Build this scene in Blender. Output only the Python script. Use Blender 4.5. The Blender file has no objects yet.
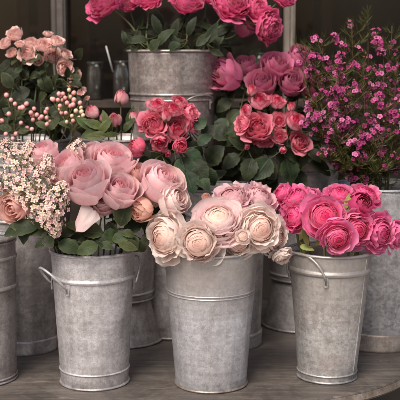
import bpy, math, random
from math import sin, cos, pi, radians, sqrt, exp
from mathutils import Vector, Matrix, Quaternion, noise
random.seed(7)
scene = bpy.context.scene
COL = scene.collection
V = Vector

# ------------------------------------------------------------------ camera
FPX, PITCH, CAMH, CAMY = 1050.0, radians(8.1), 0.861, -2.65
cam_d = bpy.data.cameras.new('camera')
cam = bpy.data.objects.new('camera', cam_d)
COL.objects.link(cam)
cam.location = (0, CAMY, CAMH)
cam.rotation_euler = (pi / 2 - PITCH, 0, 0)
cam_d.sensor_width = 36
cam_d.lens = FPX * 36 / 400
cam_d.clip_start = 0.05
cam_d.clip_end = 500
cam_d.dof.use_dof = True
cam_d.dof.focus_distance = 2.64
cam_d.dof.aperture_fstop = 5.0
scene.camera = cam


def at(px, py, Y):
    """world point at depth Y seen at photo pixel (px, py) (used for measuring the photo)"""
    u, v = (px - 200) / FPX, (200 - py) / FPX
    d = V((u, cos(PITCH) + v * sin(PITCH), -sin(PITCH) + v * cos(PITCH)))
    k = (Y - CAMY) / d.y
    return V((0, CAMY, CAMH)) + d * k


def mpp(Y):
    return (Y - CAMY) / FPX


# ------------------------------------------------------------------ colour helpers
def s2l(c):
    return tuple((x / 255 / 12.92) if x / 255 <= 0.04045 else ((x / 255 + 0.055) / 1.055) ** 2.4 for x in c)


def mix(a, b, t):
    t = max(0, min(1, t))
    return tuple(x + (y - x) * t for x, y in zip(a, b))


def sstep(a, b, x):
    t = max(0, min(1, (x - a) / (b - a)))
    return t * t * (3 - 2 * t)


# ------------------------------------------------------------------ mesh builder
class MB:
    def __init__(s):
        s.v, s.f, s.uv, s.c = [], [], [], []

    def grid(s, fn, nu, nv, closed=False):
        """fn(i/(nu), j/(nv)) -> (pos, colour)"""
        b = len(s.v)
        w = nu if closed else nu + 1
        for j in range(nv + 1):
            for i in range(w):
                p, c = fn(i / nu, j / nv)
                s.v.append(tuple(p)); s.c.append(c); s.uv.append((i / nu, j / nv))
        for j in range(nv):
            for i in range(nu):
                a = b + j * w + i
                a2 = b + j * w + (i + 1) % w
                s.f.append((a, a2, a2 + w, a + w))

    def tube(s, pts, rad, col, n=6, cap=True):
        pts = [V(p) for p in pts]
        m = len(pts)
        up = None
        b = len(s.v)
        for k, p in enumerate(pts):
            t = (pts[min(k + 1, m - 1)] - pts[max(k - 1, 0)]).normalized()
            if up is None:
                up = t.orthogonal().normalized()
            up = (up - t * up.dot(t)).normalized()
            sd = t.cross(up)
            r = rad[k] if isinstance(rad, (list, tuple)) else rad
            cc = col(k / (m - 1)) if callable(col) else col
            for i in range(n):
                a = 2 * pi * i / n
                s.v.append(tuple(p + (up * cos(a) + sd * sin(a)) * r))
                s.c.append(cc); s.uv.append((i / n, k / (m - 1)))
        for k in range(m - 1):
            for i in range(n):
                s.f.append((b + k * n + i, b + k * n + (i + 1) % n, b + (k + 1) * n + (i + 1) % n, b + (k + 1) * n + i))
        if cap:
            s.f.append(tuple(b + i for i in reversed(range(n))))
            s.f.append(tuple(b + (m - 1) * n + i for i in range(n)))

    def lathe(s, prof, n=64, col=(.5, .5, .5), wob=0, seed=0, dents=()):
        b = len(s.v)
        m = len(prof)
        for j, (r, z) in enumerate(prof):
            for i in range(n):
                a = 2 * pi * i / n
                k = 1.0
                if wob:
                    k += wob * noise.noise(V((cos(a) * 1.6, sin(a) * 1.6, z * 7 + seed * 3.1)))
                    for (da, dz, wa, wz, amt) in dents:
                        dd = ((a - da + pi) % (2 * pi) - pi) / wa
                        k -= amt * exp(-dd * dd - ((z - dz) / wz) ** 2)
                s.v.append((r * k * cos(a), r * k * sin(a), z))
                s.c.append(col); s.uv.append((i / n, j / (m - 1)))
        for j in range(m - 1):
            for i in range(n):
                s.f.append((b + j * n + i, b + j * n + (i + 1) % n, b + (j + 1) * n + (i + 1) % n, b + (j + 1) * n + i))

    def disc(s, r, z, n=48, col=(.5, .5, .5)):
        b = len(s.v)
        for i in range(n):
            a = 2 * pi * i / n
            s.v.append((r * cos(a), r * sin(a), z)); s.c.append(col); s.uv.append((i / n, 0))
        s.f.append(tuple(b + i for i in range(n)))

    def torus(s, R, r, z, n=72, m=10, col=(.5, .5, .5), sq=1.0, wob=0, seed=0):
        def fn(u, v):
            a, q = 2 * pi * u, 2 * pi * v
            k = 1 + wob * noise.noise(V((cos(a) * 1.6, sin(a) * 1.6, z * 7 + seed * 3.1)))
            rr = R * k + r * cos(q)
            return (rr * cos(a), rr * sin(a), z + r * sq * sin(q)), col
        s.grid(fn, n, m, closed=True)

    def box(s, lo, hi, col=(.5, .5, .5), bev=0.0):
        b = len(s.v)
        x0, y0, z0 = lo; x1, y1, z1 = hi
        for p in ((x0, y0, z0), (x1, y0, z0), (x1, y1, z0), (x0, y1, z0), (x0, y0, z1), (x1, y0, z1), (x1, y1, z1), (x0, y1, z1)):
            s.v.append(p); s.c.append(col); s.uv.append((p[0], p[2]))
        for f in ((0, 3, 2, 1), (4, 5, 6, 7), (0, 1, 5, 4), (1, 2, 6, 5), (2, 3, 7, 6), (3, 0, 4, 7)):
            s.f.append(tuple(b + i for i in f))

    def ball(s, c, r, col, n=10, m=7, sq=1.0):
        c = V(c)
        def fn(u, v):
            a, q = 2 * pi * u, pi * (v - .5)
            cc = col(v) if callable(col) else col
            return c + V((r * cos(q) * cos(a), r * cos(q) * sin(a), r * sq * sin(q))), cc
        s.grid(fn, n, m, closed=True)

    def mesh(s, name, mat, smooth=True):
        me = bpy.data.meshes.new(name)
        me.from_pydata(s.v, [], s.f)
        uvl = me.uv_layers.new(name='UVMap')
        flat = []
        for li in range(len(me.loops)):
            flat.extend(s.uv[me.loops[li].vertex_index])
        uvl.data.foreach_set('uv', flat)
        ca = me.color_attributes.new('Col', 'FLOAT_COLOR', 'POINT')
        cf = []
        for c in s.c:
            cf.extend((c[0], c[1], c[2], 1.0))
        ca.data.foreach_set('color', cf)
        if smooth:
            me.polygons.foreach_set('use_smooth', [True] * len(me.polygons))
        me.materials.append(mat)
        me.update()
        return me


def place(name, me, parent=None, loc=None, rot=None, scale=None):
    o = bpy.data.objects.new(name, me)
    COL.objects.link(o)
    if parent: o.parent = parent
    if loc is not None: o.location = loc
    if rot is not None:
        o.rotation_mode = 'QUATERNION'; o.rotation_quaternion = rot
    if scale is not None:
        o.scale = (scale,) * 3 if isinstance(scale, (int, float)) else scale
    return o


def tag(o, label=None, cat=None, group=None, kind=None):
    if label: o['label'] = label
    if cat: o['category'] = cat
    if group: o['group'] = group
    if kind: o['kind'] = kind
    return o


def empty(name, loc, label, cat, group=None):
    o = bpy.data.objects.new(name, None)
    o.empty_display_size = 0.02
    COL.objects.link(o)
    o.location = loc
    return tag(o, label, cat, group)


# ------------------------------------------------------------------ materials
def nmat(name):
    m = bpy.data.materials.new(name)
    m.use_nodes = True
    nt = m.node_tree
    nt.nodes.clear()
    out = nt.nodes.new('ShaderNodeOutputMaterial')
    return m, nt, out


def N(nt, t, **kw):
    n = nt.nodes.new(t)
    for k, v in kw.items():
        if k.startswith('i_'):
            n.inputs[k[2:].replace('_', ' ')].default_value = v
        else:
            setattr(n, k, v)
    return n


def ramp(nt, fac, stops):
    r = nt.nodes.new('ShaderNodeValToRGB')
    el = r.color_ramp.elements
    while len(el) < len(stops): el.new(0.5)
    for e, (p, c) in zip(el, stops):
        e.position = p; e.color = (c[0], c[1], c[2], 1) if not isinstance(c, (int, float)) else (c, c, c, 1)
    nt.links.new(fac, r.inputs['Fac'])
    return r.outputs['Color']


def mixc(nt, a, b, fac, mode='MIX'):
    m = nt.nodes.new('ShaderNodeMix'); m.data_type = 'RGBA'; m.blend_type = mode
    for sock, val in ((m.inputs[6], a), (m.inputs[7], b), (m.inputs[0], fac)):
        if isinstance(val, (int, float)): sock.default_value = val
        elif isinstance(val, tuple): sock.default_value = (val[0], val[1], val[2], 1)
        else: nt.links.new(val, sock)
    return m.outputs[2]


def petal_material(name, trans=0.28, rough=0.55, vein=(26, 2.2, 0), vamt=0.16, coat=0.0):
    m, nt, out = nmat(name)
    L = nt.links.new
    at_ = N(nt, 'ShaderNodeAttribute', attribute_name='Col')
    uv = N(nt, 'ShaderNodeUVMap')
    mp = N(nt, 'ShaderNodeMapping'); mp.inputs['Scale'].default_value = (vein[0], vein[1], 1)
    L(uv.outputs[0], mp.inputs[0])
    n1 = N(nt, 'ShaderNodeTexNoise', i_Scale=1.0, i_Detail=3.0)
    L(mp.outputs[0], n1.inputs['Vector'])
    tc = N(nt, 'ShaderNodeTexCoord')
    oi = N(nt, 'ShaderNodeObjectInfo')
    n2 = N(nt, 'ShaderNodeTexNoise', i_Scale=3.0, i_Detail=2.0)
    L(tc.outputs['Object'], n2.inputs['Vector'])
    v = ramp(nt, n1.outputs[0], [(0.3, 1 - vamt * 1.6), (0.7, 1.0)])
    b = ramp(nt, n2.outputs[0], [(0.3, 0.92), (0.7, 1.06)])
    c = mixc(nt, at_.outputs['Color'], v, 1.0, 'MULTIPLY')
    c = mixc(nt, c, b, 1.0, 'MULTIPLY')
    hs = N(nt, 'ShaderNodeHueSaturation')
    mr = N(nt, 'ShaderNodeMapRange'); mr.inputs[3].default_value = 0.93; mr.inputs[4].default_value = 1.07
    L(oi.outputs['Random'], mr.inputs[0]); L(mr.outputs[0], hs.inputs['Value'])
    L(c, hs.inputs['Color'])
    c = hs.outputs[0]
    bs = N(nt, 'ShaderNodeBsdfPrincipled', i_Roughness=rough)
    bs.inputs['Specular IOR Level'].default_value = 0.25
    bs.inputs['Sheen Weight'].default_value = 0.12
    bs.inputs['Coat Weight'].default_value = coat
    L(c, bs.inputs['Base Color'])
    bp = N(nt, 'ShaderNodeBump', i_Strength=0.18, i_Distance=0.004)
    L(n1.outputs[0], bp.inputs['Height']); L(bp.outputs[0], bs.inputs['Normal'])
    tr = N(nt, 'ShaderNodeBsdfTranslucent'); L(c, tr.inputs['Color'])
    ms = N(nt, 'ShaderNodeMixShader', i_Fac=trans)
    L(bs.outputs[0], ms.inputs[1]); L(tr.outputs[0], ms.inputs[2]); L(ms.outputs[0], out.inputs[0])
    return m


def leaf_material(name):
    m, nt, out = nmat(name)
    L = nt.links.new
    at_ = N(nt, 'ShaderNodeAttribute', attribute_name='Col')
    uv = N(nt, 'ShaderNodeUVMap')
    sx = N(nt, 'ShaderNodeSeparateXYZ'); L(uv.outputs[0], sx.inputs[0])
    # |u - .5|
    a = N(nt, 'ShaderNodeMath', operation='SUBTRACT'); L(sx.outputs[0], a.inputs[0]); a.inputs[1].default_value = .5
    ab = N(nt, 'ShaderNodeMath', operation='ABSOLUTE'); L(a.outputs[0], ab.inputs[0])
    mu = N(nt, 'ShaderNodeMath', operation='MULTIPLY_ADD'); L(ab.outputs[0], mu.inputs[0]); mu.inputs[1].default_value = -0.55; L(sx.outputs[1], mu.inputs[2])
    si = N(nt, 'ShaderNodeMath', operation='MULTIPLY'); L(mu.outputs[0], si.inputs[0]); si.inputs[1].default_value = 52.0
    sn = N(nt, 'ShaderNodeMath', operation='SINE'); L(si.outputs[0], sn.inputs[0])
    vein = ramp(nt, sn.outputs[0], [(0.86, 0.0), (1.0, 1.0)])
    mid = ramp(nt, ab.outputs[0], [(0.0, 1.0), (0.05, 0.0)])
    vm = mixc(nt, vein, mid, 1.0, 'LIGHTEN')
    tc = N(nt, 'ShaderNodeTexCoord')
    n2 = N(nt, 'ShaderNodeTexNoise', i_Scale=26.0, i_Detail=5.0)
    L(tc.outputs['Object'], n2.inputs['Vector'])
    b = ramp(nt, n2.outputs[0], [(0.3, 0.5), (0.7, 1.4)])
    c = mixc(nt, at_.outputs['Color'], b, 1.0, 'MULTIPLY')
    lf = N(nt, 'ShaderNodeMath', operation='MULTIPLY'); L(vm, lf.inputs[0]); lf.inputs[1].default_value = .075
    c = mixc(nt, c, s2l((150, 160, 110)), lf.outputs[0])
    oi = N(nt, 'ShaderNodeObjectInfo')
    hs = N(nt, 'ShaderNodeHueSaturation')
    mr = N(nt, 'ShaderNodeMapRange'); mr.inputs[3].default_value = .65; mr.inputs[4].default_value = 1.75
    L(oi.outputs['Random'], mr.inputs[0]); L(mr.outputs[0], hs.inputs['Value'])
    mh = N(nt, 'ShaderNodeMath', operation='FRACT'); mm = N(nt, 'ShaderNodeMath', operation='MULTIPLY'); L(oi.outputs['Random'], mm.inputs[0]); mm.inputs[1].default_value = 7.31; L(mm.outputs[0], mh.inputs[0])
    m3 = N(nt, 'ShaderNodeMapRange'); m3.inputs[3].default_value = .445; m3.inputs[4].default_value = .505
    L(mh.outputs[0], m3.inputs[0]); L(m3.outputs[0], hs.inputs['Hue']); L(c, hs.inputs['Color']); c = hs.outputs[0]
    bs = N(nt, 'ShaderNodeBsdfPrincipled', i_Roughness=0.5)
    bs.inputs['Specular IOR Level'].default_value = 0.22
    L(c, bs.inputs['Base Color'])
    bp = N(nt, 'ShaderNodeBump', i_Strength=0.4, i_Distance=0.003)
    L(vm, bp.inputs['Height']); L(bp.outputs[0], bs.inputs['Normal'])
    tr = N(nt, 'ShaderNodeBsdfTranslucent'); L(c, tr.inputs['Color'])
    ms = N(nt, 'ShaderNodeMixShader', i_Fac=0.25)
    L(bs.outputs[0], ms.inputs[1]); L(tr.outputs[0], ms.inputs[2]); L(ms.outputs[0], out.inputs[0])
    return m


def plain_material(name, rough=0.6, spec=.3, nscale=60, lo=.75, hi=1.2, trans=0):
    m, nt, out = nmat(name)
    L = nt.links.new
    at_ = N(nt, 'ShaderNodeAttribute', attribute_name='Col')
    tc = N(nt, 'ShaderNodeTexCoord')
    n2 = N(nt, 'ShaderNodeTexNoise', i_Scale=float(nscale), i_Detail=4.0)
    L(tc.outputs['Object'], n2.inputs['Vector'])
    b = ramp(nt, n2.outputs[0], [(0.3, lo), (0.7, hi)])
    c = mixc(nt, at_.outputs['Color'], b, 1.0, 'MULTIPLY')
    bs = N(nt, 'ShaderNodeBsdfPrincipled', i_Roughness=rough)
    bs.inputs['Specular IOR Level'].default_value = spec
    L(c, bs.inputs['Base Color'])
    bp = N(nt, 'ShaderNodeBump', i_Strength=0.2, i_Distance=0.002)
    L(n2.outputs[0], bp.inputs['Height']); L(bp.outputs[0], bs.inputs['Normal'])
    L(bs.outputs[0], out.inputs[0])
    return m


def zinc_material(name, base=(150, 142, 139), dark=(98, 92, 89), stain=(122, 102, 84), stain_amt=0.35, metal=0.55, seed=0.0, spangle=0.5, pale=(186, 178, 175), trails=.25, top=None):
    m, nt, out = nmat(name)
    L = nt.links.new
    tc = N(nt, 'ShaderNodeTexCoord')
    mp0 = N(nt, 'ShaderNodeMapping'); mp0.inputs['Location'].default_value = (seed * 3.7, seed * 1.9, seed * 2.3)
    L(tc.outputs['Object'], mp0.inputs[0])
    P = mp0.outputs[0]
    big = N(nt, 'ShaderNodeTexNoise', i_Scale=11.0, i_Detail=8.0, i_Roughness=.7, i_Distortion=1.2); L(P, big.inputs['Vector'])
    mid = N(nt, 'ShaderNodeTexNoise', i_Scale=42.0, i_Detail=5.0, i_Roughness=.65); L(P, mid.inputs['Vector'])
    fine = N(nt, 'ShaderNodeTexNoise', i_Scale=330.0, i_Detail=4.0); L(P, fine.inputs['Vector'])
    mps = N(nt, 'ShaderNodeMapping'); mps.inputs['Scale'].default_value = (90, 90, 1.6); L(P, mps.inputs[0])
    stk = N(nt, 'ShaderNodeTexNoise', i_Scale=1.0, i_Detail=4.0, i_Roughness=.6); L(mps.outputs[0], stk.inputs['Vector'])
    mph = N(nt, 'ShaderNodeMapping'); mph.inputs['Scale'].default_value = (3.0, 3.0, 90); L(P, mph.inputs[0])
    hor = N(nt, 'ShaderNodeTexNoise', i_Scale=1.0, i_Detail=4.0, i_Roughness=.6); L(mph.outputs[0], hor.inputs['Vector'])
    vor = N(nt, 'ShaderNodeTexVoronoi', i_Scale=130.0); L(P, vor.inputs['Vector'])
    c = ramp(nt, big.outputs[0], [(0.22, s2l(dark)), (0.5, s2l(base)), (0.80, s2l(pale))])
    c = mixc(nt, c, ramp(nt, mid.outputs[0], [(0.3, .88), (0.72, 1.08)]), .35, 'MULTIPLY')
    sp = N(nt, 'ShaderNodeSeparateColor'); L(vor.outputs['Color'], sp.inputs[0])
    c = mixc(nt, c, ramp(nt, sp.outputs[0], [(0.0, .72), (1.0, 1.22)]), spangle, 'MULTIPLY')
    c = mixc(nt, c, ramp(nt, stk.outputs[0], [(0.36, .72), (0.60, 1.06)]), .42, 'MULTIPLY')
    c = mixc(nt, c, ramp(nt, hor.outputs[0], [(0.36, .78), (0.6, 1.06)]), .5, 'MULTIPLY')
    c = mixc(nt, c, ramp(nt, fine.outputs[0], [(0.34, .78), (0.66, 1.15)]), .7, 'MULTIPLY')
    # brown stains
    stn = N(nt, 'ShaderNodeTexNoise', i_Scale=5.5, i_Detail=7.0, i_Roughness=.68, i_Distortion=.8)
    mp1 = N(nt, 'ShaderNodeMapping'); mp1.inputs['Location'].default_value = (7 + seed, 3, 5); L(P, mp1.inputs[0]); L(mp1.outputs[0], stn.inputs['Vector'])
    sm = ramp(nt, stn.outputs[0], [(0.47, 0.0), (0.66, 1.0)])
    sf = N(nt, 'ShaderNodeMath', operation='MULTIPLY'); L(sm, sf.inputs[0]); sf.inputs[1].default_value = stain_amt
    c = mixc(nt, c, s2l(stain), sf.outputs[0])
    # chalky white drips and specks
    spk = ramp(nt, fine.outputs[0], [(0.66, 0.0), (0.76, 1.0)])
    sk = N(nt, 'ShaderNodeMath', operation='MULTIPLY'); L(spk, sk.inputs[0]); sk.inputs[1].default_value = .35
    c = mixc(nt, c, s2l((205, 198, 194)), sk.outputs[0])
    # scratches
    mpw = N(nt, 'ShaderNodeMapping'); mpw.inputs['Rotation'].default_value = (.5, .3, .9); mpw.inputs['Scale'].default_value = (130, 9, 22); L(P, mpw.inputs[0])
    scr = N(nt, 'ShaderNodeTexNoise', i_Scale=1.0, i_Detail=2.0, i_Distortion=1.2); L(mpw.outputs[0], scr.inputs['Vector'])
    ss = ramp(nt, scr.outputs[0], [(0.66, 0.0), (0.72, 1.0)])
    sq = N(nt, 'ShaderNodeMath', operation='MULTIPLY'); L(ss, sq.inputs[0]); sq.inputs[1].default_value = .3
    c = mixc(nt, c, s2l((196, 188, 184)), sq.outputs[0])
    # meandering chalky water trails
    trn = N(nt, 'ShaderNodeTexNoise', i_Scale=26.0, i_Detail=3.0, i_Distortion=1.6); L(P, trn.inputs['Vector'])
    tl = ramp(nt, trn.outputs[0], [(0.47, 0.0), (0.495, 1.0), (0.505, 1.0), (0.53, 0.0)])
    tm = mixc(nt, tl, ramp(nt, big.outputs[0], [(0.45, 0.0), (0.62, 1.0)]), 1.0, 'MULTIPLY')
    tf = N(nt, 'ShaderNodeMath', operation='MULTIPLY'); L(tm, tf.inputs[0]); tf.inputs[1].default_value = trails
    c = mixc(nt, c, s2l((222, 217, 215)), tf.outputs[0])
    sz_ = N(nt, 'ShaderNodeSeparateXYZ'); L(tc.outputs['Object'], sz_.inputs[0])
    zj = N(nt, 'ShaderNodeMath', operation='MULTIPLY_ADD'); L(big.outputs[0], zj.inputs[0]); zj.inputs[1].default_value = .07; L(sz_.outputs[2], zj.inputs[2])
    c = mixc(nt, c, ramp(nt, zj.outputs[0], [(0.03, .62), (0.062, 1.0)]), .8, 'MULTIPLY')      # grime round the foot
    if top:
        c = mixc(nt, c, s2l(top), ramp(nt, zj.outputs[0], [(0.22, 0.0), (0.33, .62)]))
    bs = N(nt, 'ShaderNodeBsdfPrincipled', i_Metallic=metal)
    L(c, bs.inputs['Base Color'])
    rr = ramp(nt, mid.outputs[0], [(0.3, .33), (0.7, .50)])
    L(rr, bs.inputs['Roughness'])
    hsum = mixc(nt, mid.outputs[0], fine.outputs[0], .35)
    bp = N(nt, 'ShaderNodeBump', i_Strength=0.14, i_Distance=0.003)
    L(hsum, bp.inputs['Height']); L(bp.outputs[0], bs.inputs['Normal'])
    L(bs.outputs[0], out.inputs[0])
    return m


def wood_material(name, cols, scale=(2.5, 40, 40), knots=True, rough=.7, rot=(0, 0, 0), bump=.35):
    m, nt, out = nmat(name)
    L = nt.links.new
    tc = N(nt, 'ShaderNodeTexCoord')
    mp = N(nt, 'ShaderNodeMapping'); mp.inputs['Scale'].default_value = scale; mp.inputs['Rotation'].default_value = rot
    L(tc.outputs['Object'], mp.inputs[0])
    g = N(nt, 'ShaderNodeTexNoise', i_Scale=1.0, i_Detail=8.0, i_Roughness=.72, i_Distortion=.35); L(mp.outputs[0], g.inputs['Vector'])
    b = N(nt, 'ShaderNodeTexNoise', i_Scale=8.0, i_Detail=9.0, i_Roughness=.72, i_Distortion=.8); L(tc.outputs['Object'], b.inputs['Vector'])
    f = N(nt, 'ShaderNodeTexNoise', i_Scale=190.0, i_Detail=5.0, i_Roughness=.75); L(tc.outputs['Object'], f.inputs['Vector'])
    c = ramp(nt, g.outputs[0], [(0.25, s2l(cols[0])), (0.5, s2l(cols[1])), (0.75, s2l(cols[2]))])
    c = mixc(nt, c, ramp(nt, b.outputs[0], [(0.34, .52), (0.66, 1.25)]), .9, 'MULTIPLY')
    c = mixc(nt, c, ramp(nt, f.outputs[0], [(0.3, .75), (0.7, 1.2)]), .7, 'MULTIPLY')
    if knots:
        v = N(nt, 'ShaderNodeTexVoronoi', i_Scale=11.0); L(tc.outputs['Object'], v.inputs['Vector'])
        nn = N(nt, 'ShaderNodeMath', operation='MULTIPLY_ADD'); L(f.outputs[0], nn.inputs[0]); nn.inputs[1].default_value = .05; L(v.outputs['Distance'], nn.inputs[2])
        kk = ramp(nt, nn.outputs[0], [(0.055, .28), (0.10, 1.0)])
        c = mixc(nt, c, kk, 1.0, 'MULTIPLY')
        # pale scuffs
        mp2 = N(nt, 'ShaderNodeMapping'); mp2.inputs['Scale'].default_value = (9, 55, 20); mp2.inputs['Rotation'].default_value = (0, 0, .25); L(tc.outputs['Object'], mp2.inputs[0])
        s = N(nt, 'ShaderNodeTexNoise', i_Scale=1.0, i_Detail=3.0, i_Distortion=1.5); L(mp2.outputs[0], s.inputs['Vector'])
        sc = ramp(nt, s.outputs[0], [(0.63, 0.0), (0.73, .5)])
        c = mixc(nt, c, s2l((150, 138, 130)), sc)
    bs = N(nt, 'ShaderNodeBsdfPrincipled')
    L(c, bs.inputs['Base Color'])
    L(ramp(nt, b.outputs[0], [(0.3, rough - .15), (0.7, rough + .15)]), bs.inputs['Roughness'])
    bs.inputs['Specular IOR Level'].default_value = .3
    bp = N(nt, 'ShaderNodeBump', i_Strength=bump, i_Distance=0.004)
    L(mixc(nt, g.outputs[0], f.outputs[0], .4), bp.inputs['Height']); L(bp.outputs[0], bs.inputs['Normal'])
    L(bs.outputs[0], out.inputs[0])
    return m


def wall_material(name, c0, c1, scale=6):
    m, nt, out = nmat(name)
    L = nt.links.new
    tc = N(nt, 'ShaderNodeTexCoord')
    g = N(nt, 'ShaderNodeTexNoise', i_Scale=float(scale), i_Detail=8.0, i_Roughness=.65); L(tc.outputs['Object'], g.inputs['Vector'])
    c = ramp(nt, g.outputs[0], [(0.3, s2l(c0)), (0.7, s2l(c1))])
    bs = N(nt, 'ShaderNodeBsdfPrincipled', i_Roughness=.8); L(c, bs.inputs['Base Color'])
    bp = N(nt, 'ShaderNodeBump', i_Strength=.3, i_Distance=.01); L(g.outputs[0], bp.inputs['Height']); L(bp.outputs[0], bs.inputs['Normal'])
    L(bs.outputs[0], out.inputs[0])
    return m


def glass_material(name, tint=(.9, .92, .9), rough=0.02, clear=.9, ior=1.5):
    m, nt, out = nmat(name)
    L = nt.links.new
    tc = N(nt, 'ShaderNodeTexCoord')
    g = N(nt, 'ShaderNodeTexNoise', i_Scale=5.0, i_Detail=6.0); L(tc.outputs['Object'], g.inputs['Vector'])
    tr = N(nt, 'ShaderNodeBsdfTransparent'); tr.inputs[0].default_value = (*tint, 1)
    gl = N(nt, 'ShaderNodeBsdfGlossy', i_Roughness=rough)
    df = N(nt, 'ShaderNodeBsdfDiffuse'); df.inputs[0].default_value = (.25, .22, .19, 1)
    fr = N(nt, 'ShaderNodeFresnel', i_IOR=ior)
    m1 = N(nt, 'ShaderNodeMixShader'); L(fr.outputs[0], m1.inputs[0]); L(tr.outputs[0], m1.inputs[1]); L(gl.outputs[0], m1.inputs[2])
    m2 = N(nt, 'ShaderNodeMixShader')
    L(ramp(nt, g.outputs[0], [(0.3, (1 - clear) * .4), (0.7, 1 - clear)]), m2.inputs[0])
    L(m1.outputs[0], m2.inputs[1]); L(df.outputs[0], m2.inputs[2]); L(m2.outputs[0], out.inputs[0])
    return m


PETAL = petal_material('petal', trans=.36, vamt=.10)
PETAL_SOFT = petal_material('petal_soft', trans=.44, rough=.55, vamt=.06, vein=(30, 2.6, 0))
LEAF = leaf_material('leaf')
STEM = plain_material('stem', rough=.55)
BERRY = plain_material('berry', rough=.35, spec=.4, nscale=90, lo=.85, hi=1.12)
TINY = plain_material('tiny_petal', rough=.6, nscale=200, lo=.85, hi=1.1)

# ------------------------------------------------------------------ petals and blooms (unit radius about 1, opening along +Z)
def petal(mb, phi, W, base, ctrl, rim, curl, drop, ripple, seed, colfn, nu=10, nv=8, side=0.0, spiral=0.05, notch=0.0, pw=2.4, rfreq=2.6, prof=None):
    (rb, zb), (rc, zc), (rr, zr) = base, ctrl, rim
    def fn(u, v):
        s = u * 2 - 1
        t = v * (1 - drop * abs(s) ** pw - notch * exp(-(s / .18) ** 2))
        q = 1 - t
        r = q * q * rb + 2 * q * t * rc + t * t * rr
        z = q * q * zb + 2 * q * t * zc + t * t * zr
        if prof: r, z = prof(t)
        k = max(0, (t - .62) / .38) ** 2
        r += curl * k
        z -= abs(curl) * k * .45
        r += side * abs(s) ** 3 * t
        r *= 1 + spiral * s
        wd = .5 + .5 * sin(pi * .5 * min(1, t * 1.25))
        a = phi + s * W * wd
        nz = noise.noise(V((a * rfreq, seed * 7.3, t * 1.5)))
        nz2 = noise.noise(V((a * rfreq * 1.6 + 9, seed * 5.1, t * 2.0)))
        r += ripple * t * t * nz
        z += ripple * t * t * nz2 * .8
        r = max(r, .01)
        return (r * cos(a), r * sin(a), z), colfn(t, s, v)
    mb.grid(fn, nu, nv)


GOLD = 2.39996


def bloom_rose(name, seed, inner, outer, edge, n=34, ripple=.035, H=1.25, mat=None, openness=1.0, edge_w=.0, base_col=None, curl=.26, flat=0.0, bulge=1.0):
    R = random.Random(seed)
    mb = MB()
    ph = R.random() * 6.28
    base_col = base_col or mix(outer, (.80, .82, .60), .3)
    for i in range(n):
        f = i / (n - 1)
        ph += GOLD + R.uniform(-.35, .35)
        g = f ** .9
        rr = .05 + .74 * g * openness + R.uniform(-.03, .03)
        zr = H * (1.0 - .12 * (1 - f) ** 3 - (.16 + flat) * f ** 2.5) + R.uniform(-.05, .04)
        rc = .10 + 1.12 * bulge * f ** .7 + R.uniform(-.02, .02)
        zc = .02 + .2 * (1 - f) + .10 * H * f
        W = 1.5 - .5 * f + R.uniform(-.15, .1)
        cu = curl * sstep(.3, 1, f) * R.uniform(.35, 1.5)
        tone = R.uniform(.93, 1.05)
        cin = mix(inner, outer, sstep(.1, .7, f))
        ew = R.uniform(.5, 1.2) * edge_w
        def colfn(t, s, v, cin=cin, tone=tone, f=f, ew=ew, i=i):
            c = mix(base_col, cin, sstep(.05, .5, t))
            if edge_w:
                k = sstep(1 - ew * (1 + .8 * noise.noise(V((s * 3, i * 1.7, 0)))), 1, v)
                c = mix(c, edge, min(1, k * .85 + sstep(.75, 1, abs(s)) * .4))
            else:
                c = mix(c, edge, sstep(.72, 1, v) * .5)
            c = mix(c, mix(c, (.55, .34, .18), .6), brn * sstep(.93, 1, v))
            return tuple(x * tone for x in c)
        brn = R.uniform(.3, 1) if R.random() < .2 else 0
        petal(mb, ph, W, (.05, 0), (rc, zc), (rr, zr), cu, .10 + .10 * R.random() + .04 * f, ripple * (.6 + f), seed * 31 + i, colfn, side=.10 * f * R.uniform(.0, 1.6), spiral=R.uniform(.05, .11), nu=12, nv=10, pw=3.2)
    mb.ball((0, 0, H * .34), .36, mix(inner, outer, .3), 16, 10, H * .40 / .36)  # added filler ball in petal colour, hides the dark depth between petals
    return mb.mesh(name, mat or PETAL)


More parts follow.
